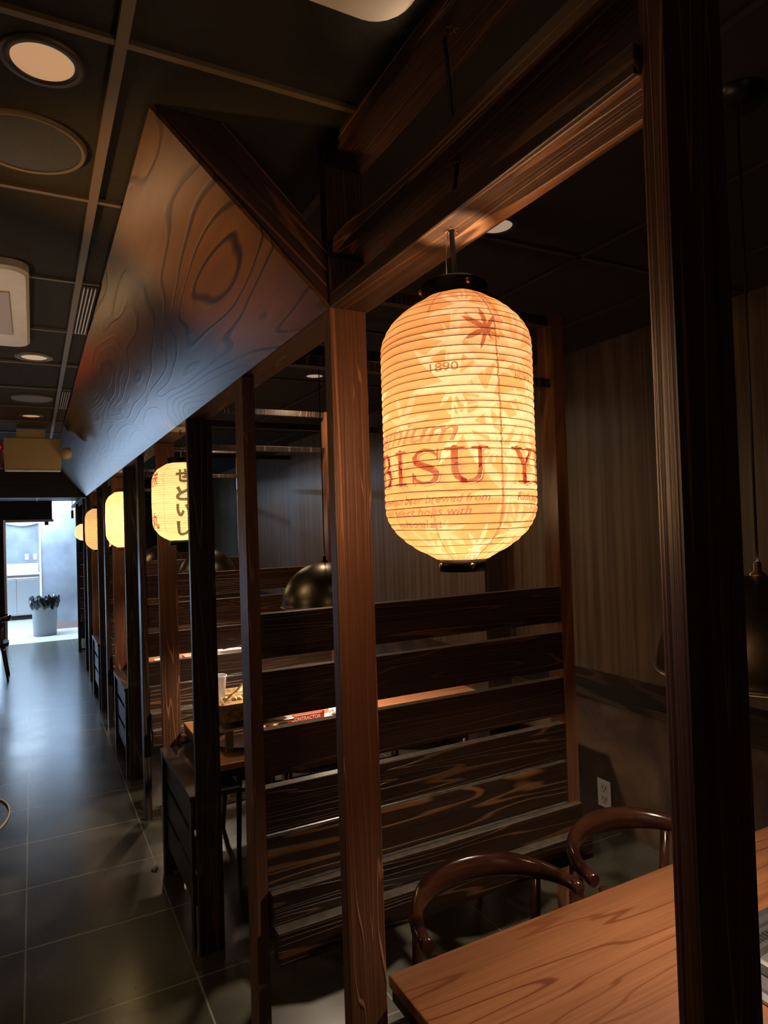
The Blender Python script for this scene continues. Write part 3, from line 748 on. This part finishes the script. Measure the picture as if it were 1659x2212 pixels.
for rep in (0, 1):
    o_ = rep*PI*LR
    for ch, a, bq in GL:
        glyph(ch, a+o_+.0028, bq+o_+.0028, zb-.0026, zt_-.0026, (0.42, 0.10, 0.07), .0050)
        glyph(ch, a+o_+.0012, bq+o_+.0012, zb-.0012, zt_-.0012, (0.98, 0.60, 0.32), .0056)
        glyph(ch, a+o_, bq+o_, zb, zt_, INK, .0052)
    RED = (0.40, 0.075, 0.06)
    cv.text('Premium', -.232+o_, Z_(972), 0.047, (0.40, 0.10, 0.07), shear=0.38, width=.232, offset=0.0002)
    cv.text('Premium', -.2335+o_, Z_(971), 0.047, (0.98, 0.58, 0.30), shear=0.38, width=.232, alpha=.35)
    cv.text('1890', S_(938)+o_, Z_(837), 0.0185, (0.36, 0.13, 0.05), width=.0425)
    cv.text('BORN', -.2900+o_, Z_(851), 0.0185, (0.36, 0.13, 0.05), width=.0425)
    cv.text('Rich and mellow premium beer brewed from', -.2945+o_, Z_(1093), 0.0175, RED, shear=0.3, width=.338)
    cv.text('barley malt and select hops with', -.262+o_, Z_(1118), 0.0175, RED, shear=0.3, width=.277)
    cv.text('traditional art', -.125+o_, Z_(1142), 0.0175, RED, shear=0.3, width=.095)
# pasted seams of the paper
def seam(th, z0, z1, wd, col, al, seed):
    g_ = random.Random(seed); pts = []; ws = []
    n = int((z1-z0)/0.005)+1
    for i in range(n+1):
        pts.append((th*LR+g_.uniform(-.0009, .0009)+0.004*math.sin((z1-z0)*i/n*9), z0+(z1-z0)*i/n)); ws.append(wd*g_.uniform(.6, 1.4))
    cv.stroke(pts, ws, col, al)
seam(0.50, 0.0, LH, 0.0014, (0.38, 0.09, 0.04), .9, 1)
seam(0.56, 0.36, LH, 0.0060, (0.55, 0.15, 0.07), .55, 2)
seam(0.50, 0.0, 0.12, 0.0030, (0.55, 0.20, 0.09), .5, 3)
for th in (-0.36, -1.0, 1.15, 1.8, 2.5, -1.7, -2.4):
    seam(th, 0.0, 0.09, 0.0012, (0.5, 0.13, 0.06), .7, int(th*10)); seam(th, 0.38, LH, 0.0012, (0.5, 0.16, 0.07), .7, int(th*10)+4)
Zt = lambda py: (Z_(py))/LH
lprof = [(0, .042), (Zt(1207), .046), (Zt(1191), .070), (Zt(1173), .091), (Zt(1154), .107), (Zt(1136), .116), (Zt(1115), .1225), (Zt(1090), .1235), (Zt(770), .1235), (Zt(745), .1225), (Zt(730), .119), (Zt(709), .110), (Zt(690), .0975), (Zt(672), .082), (Zt(656), .062), (1, .050)]
pm = paper_mat('printed_lantern_paper', True, see=0.26, dens=0.135)
LT, TR_, BR_ = lantern('paper_lantern', 'large glowing orange paper lantern with beer lettering and maple leaves in the centre', LX, LY, LZ0, LH, lprof, cv, pm, 0.054, 0.0385, 36, blk, 2.29)
ang0 = math.atan2(-LY, -LX)
rivets(TR_, LX, LY, LZ0+LH+0.013, 0.0555, (ang0+0.42, ang0-1.35, ang0+2.5))
rivets(BR_, LX, LY, LZ0-0.010, 0.0385, (ang0-1.15, ang0+0.40, ang0+2.5))
MB().tube([(LX, LY, LZ0+LH-0.02), (LX+0.004, LY, LZ0+LH+0.03), (LX-0.001, LY, 2.295)], 0.0042, 8).build('cord', rub, LT)
MB().tube([(LX+0.006, LY+.003, LZ0+LH-0.02), (LX+0.010, LY+.003, LZ0+LH+0.03), (LX+0.004, LY+.003, 2.295)], 0.0022, 8).build('cord', rub, LT)
MB().tube([(LX-0.011, LY+.002, LZ0+LH+0.02), (LX-0.012, LY+.002, LZ0+LH+0.07), (LX-0.005, LY+.002, 2.295)], 0.0009, 6).build('wire', steel, LT)
for z0_, z1_ in ((2.326, 2.404), (2.441, 2.609)):
    MB().tube([(0.640-0.01*(z0_ < 2.4), 0.912, z0_), (0.640-0.018*(z0_ > 2.4), 0.905, z1_)], 0.0035, 8).build('cord', rub, LT)
def lantern_lights(t, H, total, spec=((0.22, .40), (0.45, .30), (0.70, .30)), col=(1.0, 0.66, 0.33), rad=0.02):
    for f, k in spec:
        point('lantern_bulb_light', (0, 0, H*f), total*k, col, rad, t)
lantern_lights(LT, LH, 18.0, col=(1.0, 0.70, 0.46))

# --- lanterns further down the aisle
def sib(label, x, y, z0, H, Rr, base, deco, power, ribs, ringm, nu=420, nv=280, prof=None, see=0.2, dens=0.6, col=(1.0, 0.84, 0.55)):
    c = Canvas(Rr, H, nu, nv, base)
    if deco: deco(c)
    p = prof or [(0, Rr*.42), (.03, Rr*.60), (.08, Rr*.80), (.15, Rr*.94), (.22, Rr), (.5, Rr*1.02), (.78, Rr), (.85, Rr*.94), (.92, Rr*.80), (.97, Rr*.60), (1, Rr*.45)]
    t, a, b_ = lantern('paper_lantern', label, x, y, z0, H, p, c, paper_mat('lantern_paper_%d' % int(y*10), True, see=see, dens=dens*0.3), Rr*.46, Rr*.46, ribs, ringm, 2.29, ripple=0.0016)
    b = MB(); b.tube([(x-0.04, y, z0+H+.02), (x-0.04, y, z0+H+.075), (x+0.04, y, z0+H+.075), (x+0.04, y, z0+H+.02)], .0018, 6)
    b.tube([(x, y, z0+H+.02), (x, y, 2.29)], .002, 6); b.build('wire_bail', blk, t)
    lantern_lights(t, H, power, ((0.3, .5), (0.65, .5)), col)
    return t
BK = (0.035, 0.025, 0.012); RD = (0.62, 0.02, 0.015)
def deco2(c):
    # s=0 faces the camera; black brushed column right of centre, red characters at the left limb
    def ch(t, s, z, w, h_, col, off):
        c.text(t, s, z, h_*1.06, col, width=w, offset=off)
    s0 = -0.026
    for t, z in zip('せといし', (0.272, 0.188, 0.115, 0.030)): ch(t, s0, z, 0.062, 0.068, BK, 0.0034)
    for t, z in zip('赤丸', (0.255, 0.065)): ch(t, -0.185, z, 0.062, 0.075, RD, 0.0016)
    for a in (-0.62, 0.28, 1.2, 2.1, -1.5, -2.4): c.stroke([(a*c.R+.0016*math.sin(z*60), z) for z in np.linspace(0, c.H, 40)], .0012, (0.35, 0.24, 0.08), .8)
sib('cream paper lantern with black brush characters and red characters, half behind the black post', 0.630, 3.24, 1.762, 0.366, 0.133, (0.98, 0.78, 0.42), deco2, 12.0, 36, blk)
def deco3(c):
    for a in (-0.9, 0.4, 1.4): c.stroke([(a*c.R, 0), (a*c.R, c.H)], .0010, (0.6, 0.40, 0.15), .5)
    for k, z in enumerate((0.28, 0.255, 0.21, 0.185)): c.stroke([(-.115, z), (-.10, z+.008), (-.094, z-.01)], .0018, (0.35, 0.18, 0.06), .8)
sib('tall bright yellow paper lantern, right half behind the second black post', 0.640, 5.56, 1.700, 0.432, 0.138, (1.0, 0.80, 0.42), deco3, 15.0, 40, plain('red_lantern_ring', (0.30, 0.04, 0.02), 0.4), dens=0.75)
def deco4(c):
    for r_ in (.045, .040): c.stroke([(.02+r_*math.cos(a), .19+r_*1.1*math.sin(a)) for a in np.linspace(0, 2*PI, 40)], .0022, (0.55, 0.22, 0.08), .6)
    c.leaf(.02, .18, .03, .5, (0.5, 0.2, 0.08), .6)
sib('beige paper lantern with a round emblem, split by the third black post', 0.645, 7.90, 1.640, 0.450, 0.142, (0.92, 0.62, 0.32), deco4, 11.0, 30, blk, dens=0.6)
t = thing('globe_lamp', (0.645, 10.55, 1.85), 'small round white glowing globe lamp, farthest in the row', 'lamp')
b = MB(); b.lathe([(0.03, 0.12+1.85)]+[(max(.001, .122*math.sin(a)), 1.85+.122*math.cos(a)) for a in np.linspace(.25, PI, 24)], 0.645, 10.55, 40); b.build('glass_globe', glow_globe, t)
b = MB(); b.lathe([(0.0, 2.0), (0.032, 1.995), (0.034, 1.965), (0.0, 1.96)], 0.645, 10.55, 24); b.build('cap', blk, t)
MB().tube([(0.645, 10.55, 2.0), (0.645, 10.55, 2.29)], .003, 6).build('cord', rub, t)

# ------------------------------------------------------------------ ceiling fittings
def downlight(x, y, r, z, label, gl=lampglow, ring=1.35, ringm_=None):
    t = thing('recessed_downlight', (x, y, z), label, 'ceiling light', None)
    b = MB(); b.lathe([(r, z-0.003), (r*1.04, z-0.007), (r*ring, z-0.004), (r*ring, z)], x, y, 48); b.build('trim_ring', ringm_ or plain('downlight_ring_%d' % int(y*100), (0.035, 0.030, 0.022), 0.5), t)
    b = MB(); b.lathe([(0.0005, z-0.004), (r, z-0.003)], x, y, 48); b.build('lens', gl, t)
downlight(0.031, 1.308, 0.052, 2.652, 'round glowing ceiling light at the upper left corner')
downlight(0.02, 3.52, 0.055, 2.652, 'small round ceiling light just below the air conditioner', lampglow2, 1.5, teem)
downlight(0.005, 5.24, 0.055, 2.652, 'small round ceiling light above the beige emergency box', lampglow, 1.4, teem)
downlight(-0.15, 7.4, 0.055, 2.652, 'farthest round corridor ceiling light', lampglow2, 1.4, teem)
downlight(1.44, 1.82, 0.055, 2.83, 'dim round ceiling light of the booth, beyond the lit beam', lampglow2)
spot('downlight_beam', (0.031, 1.308, 2.63), 1.0, WARM, 110)
spot('downlight_beam', (0.02, 3.52, 2.63), 3.0, WARM, 110)
spot('downlight_beam', (0.005, 5.24, 2.63), 3.0, WARM, 110)
spot('downlight_beam', (1.44, 1.82, 2.81), 4.0, WARM, 120)
for y_ in (4.15, 6.45, 8.75): spot('downlight_beam', (1.7, y_, 2.80), 30.0, (1.0, 0.68, 0.42), 165)
downlight(1.7, 4.15, 0.055, 2.83, 'booth ceiling light between the second partition and the wall', lampglow2)
for x, y, r, lab in ((0.004, 1.60, 0.108, 'large round black ceiling speaker grille at left'), (0.01, 4.57, 0.105, 'small bluish round ceiling speaker beyond the air conditioner')):
    t = thing('ceiling_speaker', (x, y, 2.652), lab, 'ceiling speaker', None)
    b = MB(); b.lathe([(r, 2.645), (r*1.07, 2.643), (r*1.10, 2.652)], x, y, 64); b.build('trim_ring', teem if y < 3 else plain('grey_ring', (0.2, 0.2, 0.18), 0.5), t)
    b = MB(); b.lathe([(0.0005, 2.642), (r*.6, 2.643), (r, 2.646)], x, y, 64); b.build('grille', plain('speaker_mesh_%d' % int(y*10), (0.04, 0.042, 0.035) if y < 3 else (0.22, 0.25, 0.28), 0.6, noise=.3, nscale=400), t)
def vent(y0, y1, label):
    x0, x1 = 0.162, 0.234 - 0.02
    t = thing('air_vent', (x0, y0, 2.65), label, 'vent', None)
    box('recess', x0, x1, y0, y1, 2.640, 2.651, darkslot, t)
    b = MB()
    for i in range(4):
        x = x0+0.007+i*(x1-x0-0.012)/3.4; b.box(x-0.0018, x+0.0018, y0+0.01, y1-0.01, 2.634, 2.640)
    b.build('louvre_blades', white, t)
vent(2.42, 3.0, 'near narrow ceiling air vent with white blades beside the sloped plywood')
vent(4.25, 4.83, 'farther narrow ceiling air vent beside the sloped plywood')
def cassette(x1, y0, y1, label, mark=False):
    x0 = x1-0.95; cx, cy, h_ = (x0+x1)/2, (y0+y1)/2, (y1-y0)/2
    t = thing('ceiling_air_conditioner', (cx, cy, 2.62), label, 'air conditioner', None)
    b = MB(); loft(b, [rr_poly(cx, cy, .475, h_, .06, 2.651), rr_poly(cx, cy, .475, h_, .06, 2.628), rr_poly(cx, cy, .465, h_-.01, .055, 2.618), rr_poly(cx, cy, .30, h_-.17, .07, 2.615)], capend=False)
    b.build('panel', acm, t)
    b = MB(); loft(b, [rr_poly(cx, cy, .298, h_-.172, .07, 2.622), rr_poly(cx, cy, .29, h_-.18, .07, 2.612)]); b.build('intake_grille', acm, t)
    fm = plain('ac_flap_%d' % int(y1*10), (0.5, 0.42, 0.35), 0.5)
    for sx in (-1, 1): box('outlet_flap', cx+sx*.385-.03, cx+sx*.385+.03, cy-h_*.55, cy+h_*.55, 2.612, 2.617, fm, t, .002)
cassette(0.004, 2.29, 3.24, 'off-white ceiling air conditioner cut by the left edge of the photo')
cassette(0.548, -0.005, 0.947, 'off-white ceiling air conditioner whose corner shows at the top edge')
# emergency light box and exit sign
t = thing('emergency_light_box', (0.012, 5.8, 2.31), 'beige rectangular emergency light box hanging from the corridor ceiling', 'emergency light')
box('housing', -0.184, 0.206, 5.80, 5.87, 2.325, 2.568, cream, t, 0.006)
box('mounting_plate', -0.10, 0.10, 5.81, 5.86, 2.569, 2.64, cream, t, 0.003)
box('bottom_lip', -0.180, 0.203, 5.797, 5.87, 2.312, 2.324, white, t, 0.002)
b = MB(); b.lathe([(0.0005, 0), (0.03, 0.004), (0.042, 0.02), (0.044, 0.04), (0.03, 0.075), (0.0005, 0.09)], 0, 0, 28)
bmesh.ops.transform(b.bm, matrix=Matrix.Translation((0.245, 5.80, 2.42)) @ Matrix.Rotation(math.radians(35), 4, 'X'), verts=b.bm.verts[:]); b.build('lamp_head', cream, t)
t = thing('exit_sign', (-0.32, 5.82, 2.35), 'red lit exit sign beside the beige emergency box, cut by the left edge', 'exit sign')
box('housing', -0.47, -0.196, 5.83, 5.87, 2.33, 2.55, plain('exit_housing', (0.2, 0.03, 0.02), 0.5), t, 0.004)
def text_mesh(txt, size, name, mat, parent, loc, rot, width=None, depth=0.001):
    cu_ = bpy.data.curves.new('t', 'FONT'); cu_.body = txt; cu_.size = size; cu_.extrude = depth; cu_.align_x = 'CENTER'; cu_.align_y = 'CENTER'; cu_.offset = size*0.02
    o = bpy.data.objects.new('t', cu_); COL.objects.link(o); bpy.context.view_layer.update()
    me = bpy.data.meshes.new_from_object(o.evaluated_get(bpy.context.evaluated_depsgraph_get()))
    bpy.data.objects.remove(o, do_unlink=True)
    xs = [v.co.x for v in me.vertices]
    if width:
        k = width/(max(xs)-min(xs))
        for v in me.vertices: v.co.x *= k
    me.transform(Matrix.Translation(Vector(loc)-world_loc(parent)) @ rot.to_4x4())
    me.materials.clear(); me.materials.append(mat)
    o2 = bpy.data.objects.new(name, me); COL.objects.link(o2); o2.parent = parent
    return o2
ROTF = Matrix.Rotation(PI/2, 3, 'X')
text_mesh('EXIT', 0.16, 'letters', redglow, t, (-0.333, 5.8275, 2.44), ROTF, 0.24)
# red alarm and lights on the second ceiling
t = thing('ceiling_alarm', (0.03, 11.0, 2.42), 'round red ceiling alarm beyond the dark bulkhead', 'alarm')
b = MB(); b.lathe([(0.0005, 2.37), (0.04, 2.372), (0.09, 2.39), (0.10, 2.42)], -0.16, 10.6, 32); b.build('cover', redp, t)
t = thing('ceiling_panel_light', (-0.0, 11.4, 2.42), 'small bright ceiling light beyond the dark bulkhead', 'ceiling light')
b = MB(); b.lathe([(0.0005, 2.408), (0.12, 2.41), (0.13, 2.42)], 0.02, 11.3, 32); b.build('lens', bright, t)

# ------------------------------------------------------------------ outlet
t = thing('power_outlet', (XW, 2.905, 0.10), 'white duplex power outlet low on the brown booth wall', 'power outlet')
box('cover_plate', XW-0.005, XW-0.0005, 2.856, 2.956, 0.102, 0.262, white, t, 0.002)
sw = plain('socket_white', (0.62, 0.60, 0.57), 0.4)
for z in (0.148, 0.213):
    rc = box('receptacle', XW-0.0060, XW-0.0051, 2.878, 2.932, z-0.026, z+0.026, sw, t)
    b = MB(); b.box(XW-0.0066, XW-0.0061, 2.890, 2.895, z-0.004, z+0.014); b.box(XW-0.0066, XW-0.0061, 2.914, 2.919, z-0.004, z+0.014); b.box(XW-0.0066, XW-0.0061, 2.901, 2.908, z-0.018, z-0.010)
    b.build('socket_slots', darkslot, rc)


# ------------------------------------------------------------------ items on the grill table
g = thing('tabletop_grill', (0.92, 3.30, 0.75), 'rusty rectangular table grill on short legs with a skewer rest', 'grill')
box('firebox', 0.775, 1.10, 3.14, 3.42, 0.895, 0.965, rusty, g, 0.004)
b = MB(); loft(b, [rr_poly(0.94, 3.28, .175, .155, .01, .966), rr_poly(0.94, 3.28, .185, .165, .01, .985), rr_poly(0.94, 3.28, .16, .14, .01, .985), rr_poly(0.94, 3.28, .15, .13, .01, .967)]); b.build('grate_pan', rusty, g)
box('shelf', 0.755, 1.12, 3.12, 3.44, 0.860, 0.872, steel, g, 0.003)
for x in (0.79, 1.06):
    for y in (3.16, 3.38): box('leg', x, x+0.035, y, y+0.03, 0.750, 0.859, plain('olive_leg_%d%d' % (int(x*100), int(y*100)), (0.16, 0.14, 0.06), .5, .3), g, 0.002)
b = MB(); b.lathe([(0.0005, .873), (.05, .873), (.05, .895), (.0005, .895)], 0.9, 3.28, 20); b.build('burner', rusty, g)
# plate under it
t = thing('steel_plate', (0.92, 3.20, 0.75), 'shallow shiny steel plate under the rusty grill', 'plate')
b = MB(); b.lathe([(0.0005, .7515), (.10, .7515), (.155, .775), (.162, .776), (.105, .757), (.0005, .755)], 0.915, 3.27, 48); b.build('dish', steel, t)
t = thing('plastic_cup', (0.795, 3.30, 0.985), 'clear plastic cup standing on the rusty grill', 'cup')
cupm = plain('clear_cup_plastic', (0.72, 0.72, 0.78), 0.15); cupm.node_tree.nodes['Principled BSDF'].inputs['Alpha'].default_value = 0.55
b = MB(); b.lathe([(0.0005, .987), (.030, .987), (.038, 1.085), (.041, 1.087), (.041, 1.090), (.036, 1.088), (.028, .990), (.0005, .990)], 0.795, 3.30, 32); b.build('body', cupm, t)
cr_ = random.Random(2)
def stick(i, a, bq, r, lab, m=bamboo, nm='chopstick', cat='chopstick', grp='chopsticks and skewers lying on the rusty grill'):
    o = MB(); o.tube([Vector(a)-Vector(a), Vector(bq)-Vector(a)], [r, r*.7], 8); q = o.build(nm, m); q.location = a; tag(q, lab, cat, grp)
for i in range(6):
    x0 = 0.782+i*0.006
    stick(i, (x0, 3.150+0.020*i, 0.992+0.001*i), (x0+0.145, 3.165+0.030*i, 1.105-0.020*i), .0036, ('topmost', 'second highest', 'third highest', 'fourth', 'fifth', 'lowest')[i]+' pale wooden stick of the slanting bundle on the rusty grill')
for i in range(7):
    p = (0.795+cr_.uniform(0, .10), 3.15+cr_.uniform(0, .06), 0.9855)
    b = MB(); rq = cr_.uniform(.010, .018)
    b.lathe([(0.0005, 0), (rq*.8, .002), (rq, .010), (rq*.7, .018), (.0005, .02)], 0, 0, 12)
    o = b.build('cork_piece', plain('cork_%d' % i, (0.62, 0.42, 0.18), .6)); o.location = p; tag(o, 'small round tan piece heaped on the rusty grill beside the clear cup', 'cork', 'small round pieces on the grill')
# red box of bags
t = thing('bag_box', (1.27, 3.37, 0.75), 'red cardboard box lettered CONTRACTOR BAGS seen through the partition gap', 'box')
box('carton', 1.165, 1.375, 3.36, 3.47, 0.7505, 0.815, redp, t, 0.001)
text_mesh('CONTRACTOR', 0.026, 'lettering', paperw, t, (1.27, 3.3592, 0.789), ROTF, 0.165, 0.0003)
text_mesh('BAGS', 0.026, 'lettering', paperw, t, (1.27, 3.3592, 0.766), ROTF, 0.075, 0.0003)
box('white_stripe', 1.20, 1.36, 3.3593, 3.3598, 0.806, 0.812, paperw, t)
def crumple(name, c, r, lab, cat, mat, seed, flat=.6):
    b = MB(); bmesh.ops.create_icosphere(b.bm, subdivisions=3, radius=1)
    q = random.Random(seed)
    from mathutils import noise
    for v in b.bm.verts:
        k = 1+0.55*noise.noise(v.co*2.1+Vector((seed, 0, 0)))+.2*noise.noise(v.co*6)
        v.co = Vector((v.co.x*r[0]*k, v.co.y*r[1]*k, max(-r[2]*.75, v.co.z*r[2]*k)))
    o = b.build(name, mat); zmin = min(v.co.z for v in o.data.vertices); o.location = (c[0], c[1], c[2]-zmin); return tag(o, lab, cat)
crumple('plastic_bag', (1.06, 3.55, 0.7505), (.06, .05, .045), 'crumpled clear plastic bag left of the red box', 'bag', clearish, 4)
crumple('plastic_bag', (1.50, 3.40, 0.7505), (.09, .06, .035), 'flat crumpled grey plastic bag right of the red box', 'bag', clearish, 9)
t = thing('glass_bottle', (1.62, 3.60, 0.75), 'small clear bottle with chrome top on the grill table', 'bottle')
b = MB(); b.lathe([(.0005, .751), (.024, .751), (.026, .76), (.026, .86), (.012, .90), (.012, .925), (.0005, .925)], 1.62, 3.6, 24); b.build('body', clearish, t)
b = MB(); b.lathe([(.0005, .9255), (.015, .9255), (.015, .95), (.0005, .955)], 1.62, 3.6, 16); b.build('cap', steel, t)
# third-booth table clutter
for (x, y, sx, sy, h_, m, nm, lab, cat) in ((1.14, 5.55, .16, .12, .05, pinkp, 'tray', 'pink tray on the third booth table', 'tray'), (1.50, 5.75, .22, .12, .03, paperw, 'paper_stack', 'white paper stack with black tongs on the third booth table', 'paper'),
        (0.86, 5.50, .07, .07, .055, white, 'small_bowl_box', 'small white box at the aisle end of the third booth table', 'box')):
    tag(box(nm, x-sx/2, x+sx/2, y-sy/2, y+sy/2, .7505, .7505+h_, m, None, .004), lab, cat)
o = MB(); o.tube([(0, 0, 0), (.08, .01, .012), (.16, 0, .004)], .006, 8); q = o.build('tongs', inkk); q.location = (1.42, 5.71, .788); tag(q, 'black tongs lying on the white paper in the third booth', 'tongs')
for k, (x, y) in enumerate(((1.25, 7.85), (1.45, 8.0))):
    t = MB(); t.lathe([(.0005, .7505), (.05, .7505), (.075, .79), (.0005, .785)], 0, 0, 24); o = t.build('white_bowl', white); o.location = (x, y, 0); tag(o, ('left', 'right')[k]+' white bowl on the fourth booth table', 'bowl')

# ------------------------------------------------------------------ aisle floor items and kitchen end
b = MB(); b.tube([(-0.42+0.25*math.cos(a), 5.05+0.42*math.sin(a), 0.006) for a in np.linspace(-1.9, 1.9, 30)], .006, 8)
tag(b.build('loose_cable', plain('beige_cable', (0.45, 0.40, 0.30), .5)), 'loop of thin beige cable on the aisle floor at the left edge', 'cable')
o = crumple('debris_crumb', (0.545, 3.78, 0.0), (.018, .014, .010), 'small crumpled scrap on the floor by the low slatted screen', 'debris', plain('scrap', (.35, .30, .24), .7), 6)

t = thing('trash_can', (0.165, 13.75, 0), 'round grey trash can with black liner at the end of the aisle', 'trash can')
b = MB(); b.lathe([(.0005, .0), (.185, .0), (.192, .02), (.215, .62), (.228, .63), (.228, .66), (.215, .66), (.205, .62), (.18, .03)], 0.165, 13.75, 48); b.build('bin', greyp, t)
b = MB(); rings = []; q = random.Random(8); n = 72
prof_ = [(.18, .60), (.21, .672), (.232, .70), (.250, .675), (.252, .62), (.240, .55), (.222, .50)]
for (r_, z) in prof_:
    rings.append([b.bm.verts.new((0.165+(r_+q.uniform(-.008, .012))*math.cos(2*PI*i/n), 13.75+(r_+q.uniform(-.008, .012))*math.sin(2*PI*i/n), z+q.uniform(-.016, .016)+.02*math.sin(i*.9))) for i in range(n)])
for A, B in zip(rings[:-1], rings[1:]):
    for i in range(n): b.bm.faces.new((A[i], A[(i+1) % n], B[(i+1) % n], B[i]))
b.build('liner_bag', bagm, t)
t = thing('kitchen_counter', (-0.2, 16.8, 0), 'steel kitchen counter unit with two doors beyond the opening', 'counter')
box('body', -1.3, 0.12, 16.58, 17.18, 0.10, 0.98, steel, t, .004)
box('plinth', -1.3, 0.12, 16.64, 17.18, 0.0, 0.099, darkslot, t)
for x in (-1.28, -0.80, -0.33):
    d = box('door', x, x+0.455, 16.56, 16.579, 0.13, 0.88, plain('counter_door_%d' % int(-x*100), (0.5, 0.52, 0.54), .3, .7), t, .003)
box('handle_strip', -1.28, 0.10, 16.54, 16.56, 0.90, 0.925, white, t, .003)
box('worktop', -1.32, 0.14, 16.50, 17.18, 0.981, 1.02, white, t, .004)
t = thing('sink_basin', (-0.3, 16.8, 1.02), 'bright white basin unit standing on the kitchen counter', 'sink')
b = MB(); loft(b, [rr_poly(-0.45, 16.8, .55, .22, .03, 1.0205), rr_poly(-0.45, 16.8, .56, .23, .03, 1.21), rr_poly(-0.45, 16.8, .53, .20, .03, 1.215), rr_poly(-0.45, 16.8, .50, .17, .03, 1.08)]); b.build('basin', white, t)
for k, x in enumerate((-0.17, -0.005)):
    tag(box('wall_switch_plate', x, x+0.075, 17.19, 17.199, 1.29, 1.42, white, None, .003), ('left', 'right')[k]+' small white plate on the kitchen back wall above the counter', 'switch plate')
t = thing('kitchen_tube_light', (0.2, 14.2, 2.6), 'bright fluorescent tube light over the kitchen', 'ceiling light')
box('diffuser', -0.9, 0.9, 14.0, 14.12, 2.60, 2.66, bright, t, .01)
box('body', -0.92, 0.92, 13.97, 14.15, 2.661, 2.749, white, t, .004)
t = thing('kitchen_valance', (-0.15, 17.1, 2.0), 'pale draped valance high on the kitchen back wall', 'curtain')
b = MB()
pts = []
nx = 40
top = [b.bm.verts.new((-1.2+1.32*i/nx, 17.12+.012*math.sin(i*1.3), 2.32)) for i in range(nx+1)]
bot = [b.bm.verts.new((-1.2+1.32*i/nx, 17.10+.018*math.sin(i*1.3), 2.12-.06*math.sin(PI*((i*2/nx) % 1.0)))) for i in range(nx+1)]
for i in range(nx): b.bm.faces.new((top[i], top[i+1], bot[i+1], bot[i]))
o = b.build('cloth', paperw, t); md = o.modifiers.new('thick', 'SOLIDIFY'); md.thickness = .006
t = thing('red_tassel', (0.60, 12.6, 2.2), 'red hanging tag near the ceiling at the kitchen end', 'tag')
box('strip', 0.585, 0.625, 12.60, 12.61, 2.10, 2.24, redp, t, .004)
box('loop', 0.60, 0.61, 12.603, 12.607, 2.241, 2.42, redp, t)
t = thing('camera_dome', (0.30, 12.85, 2.06), 'small black camera under the dark header of the kitchen opening', 'camera')
b = MB(); b.box(0.18, 0.24, 12.80, 12.86, 2.0, 2.06, .008); b.build('body', blk, t)
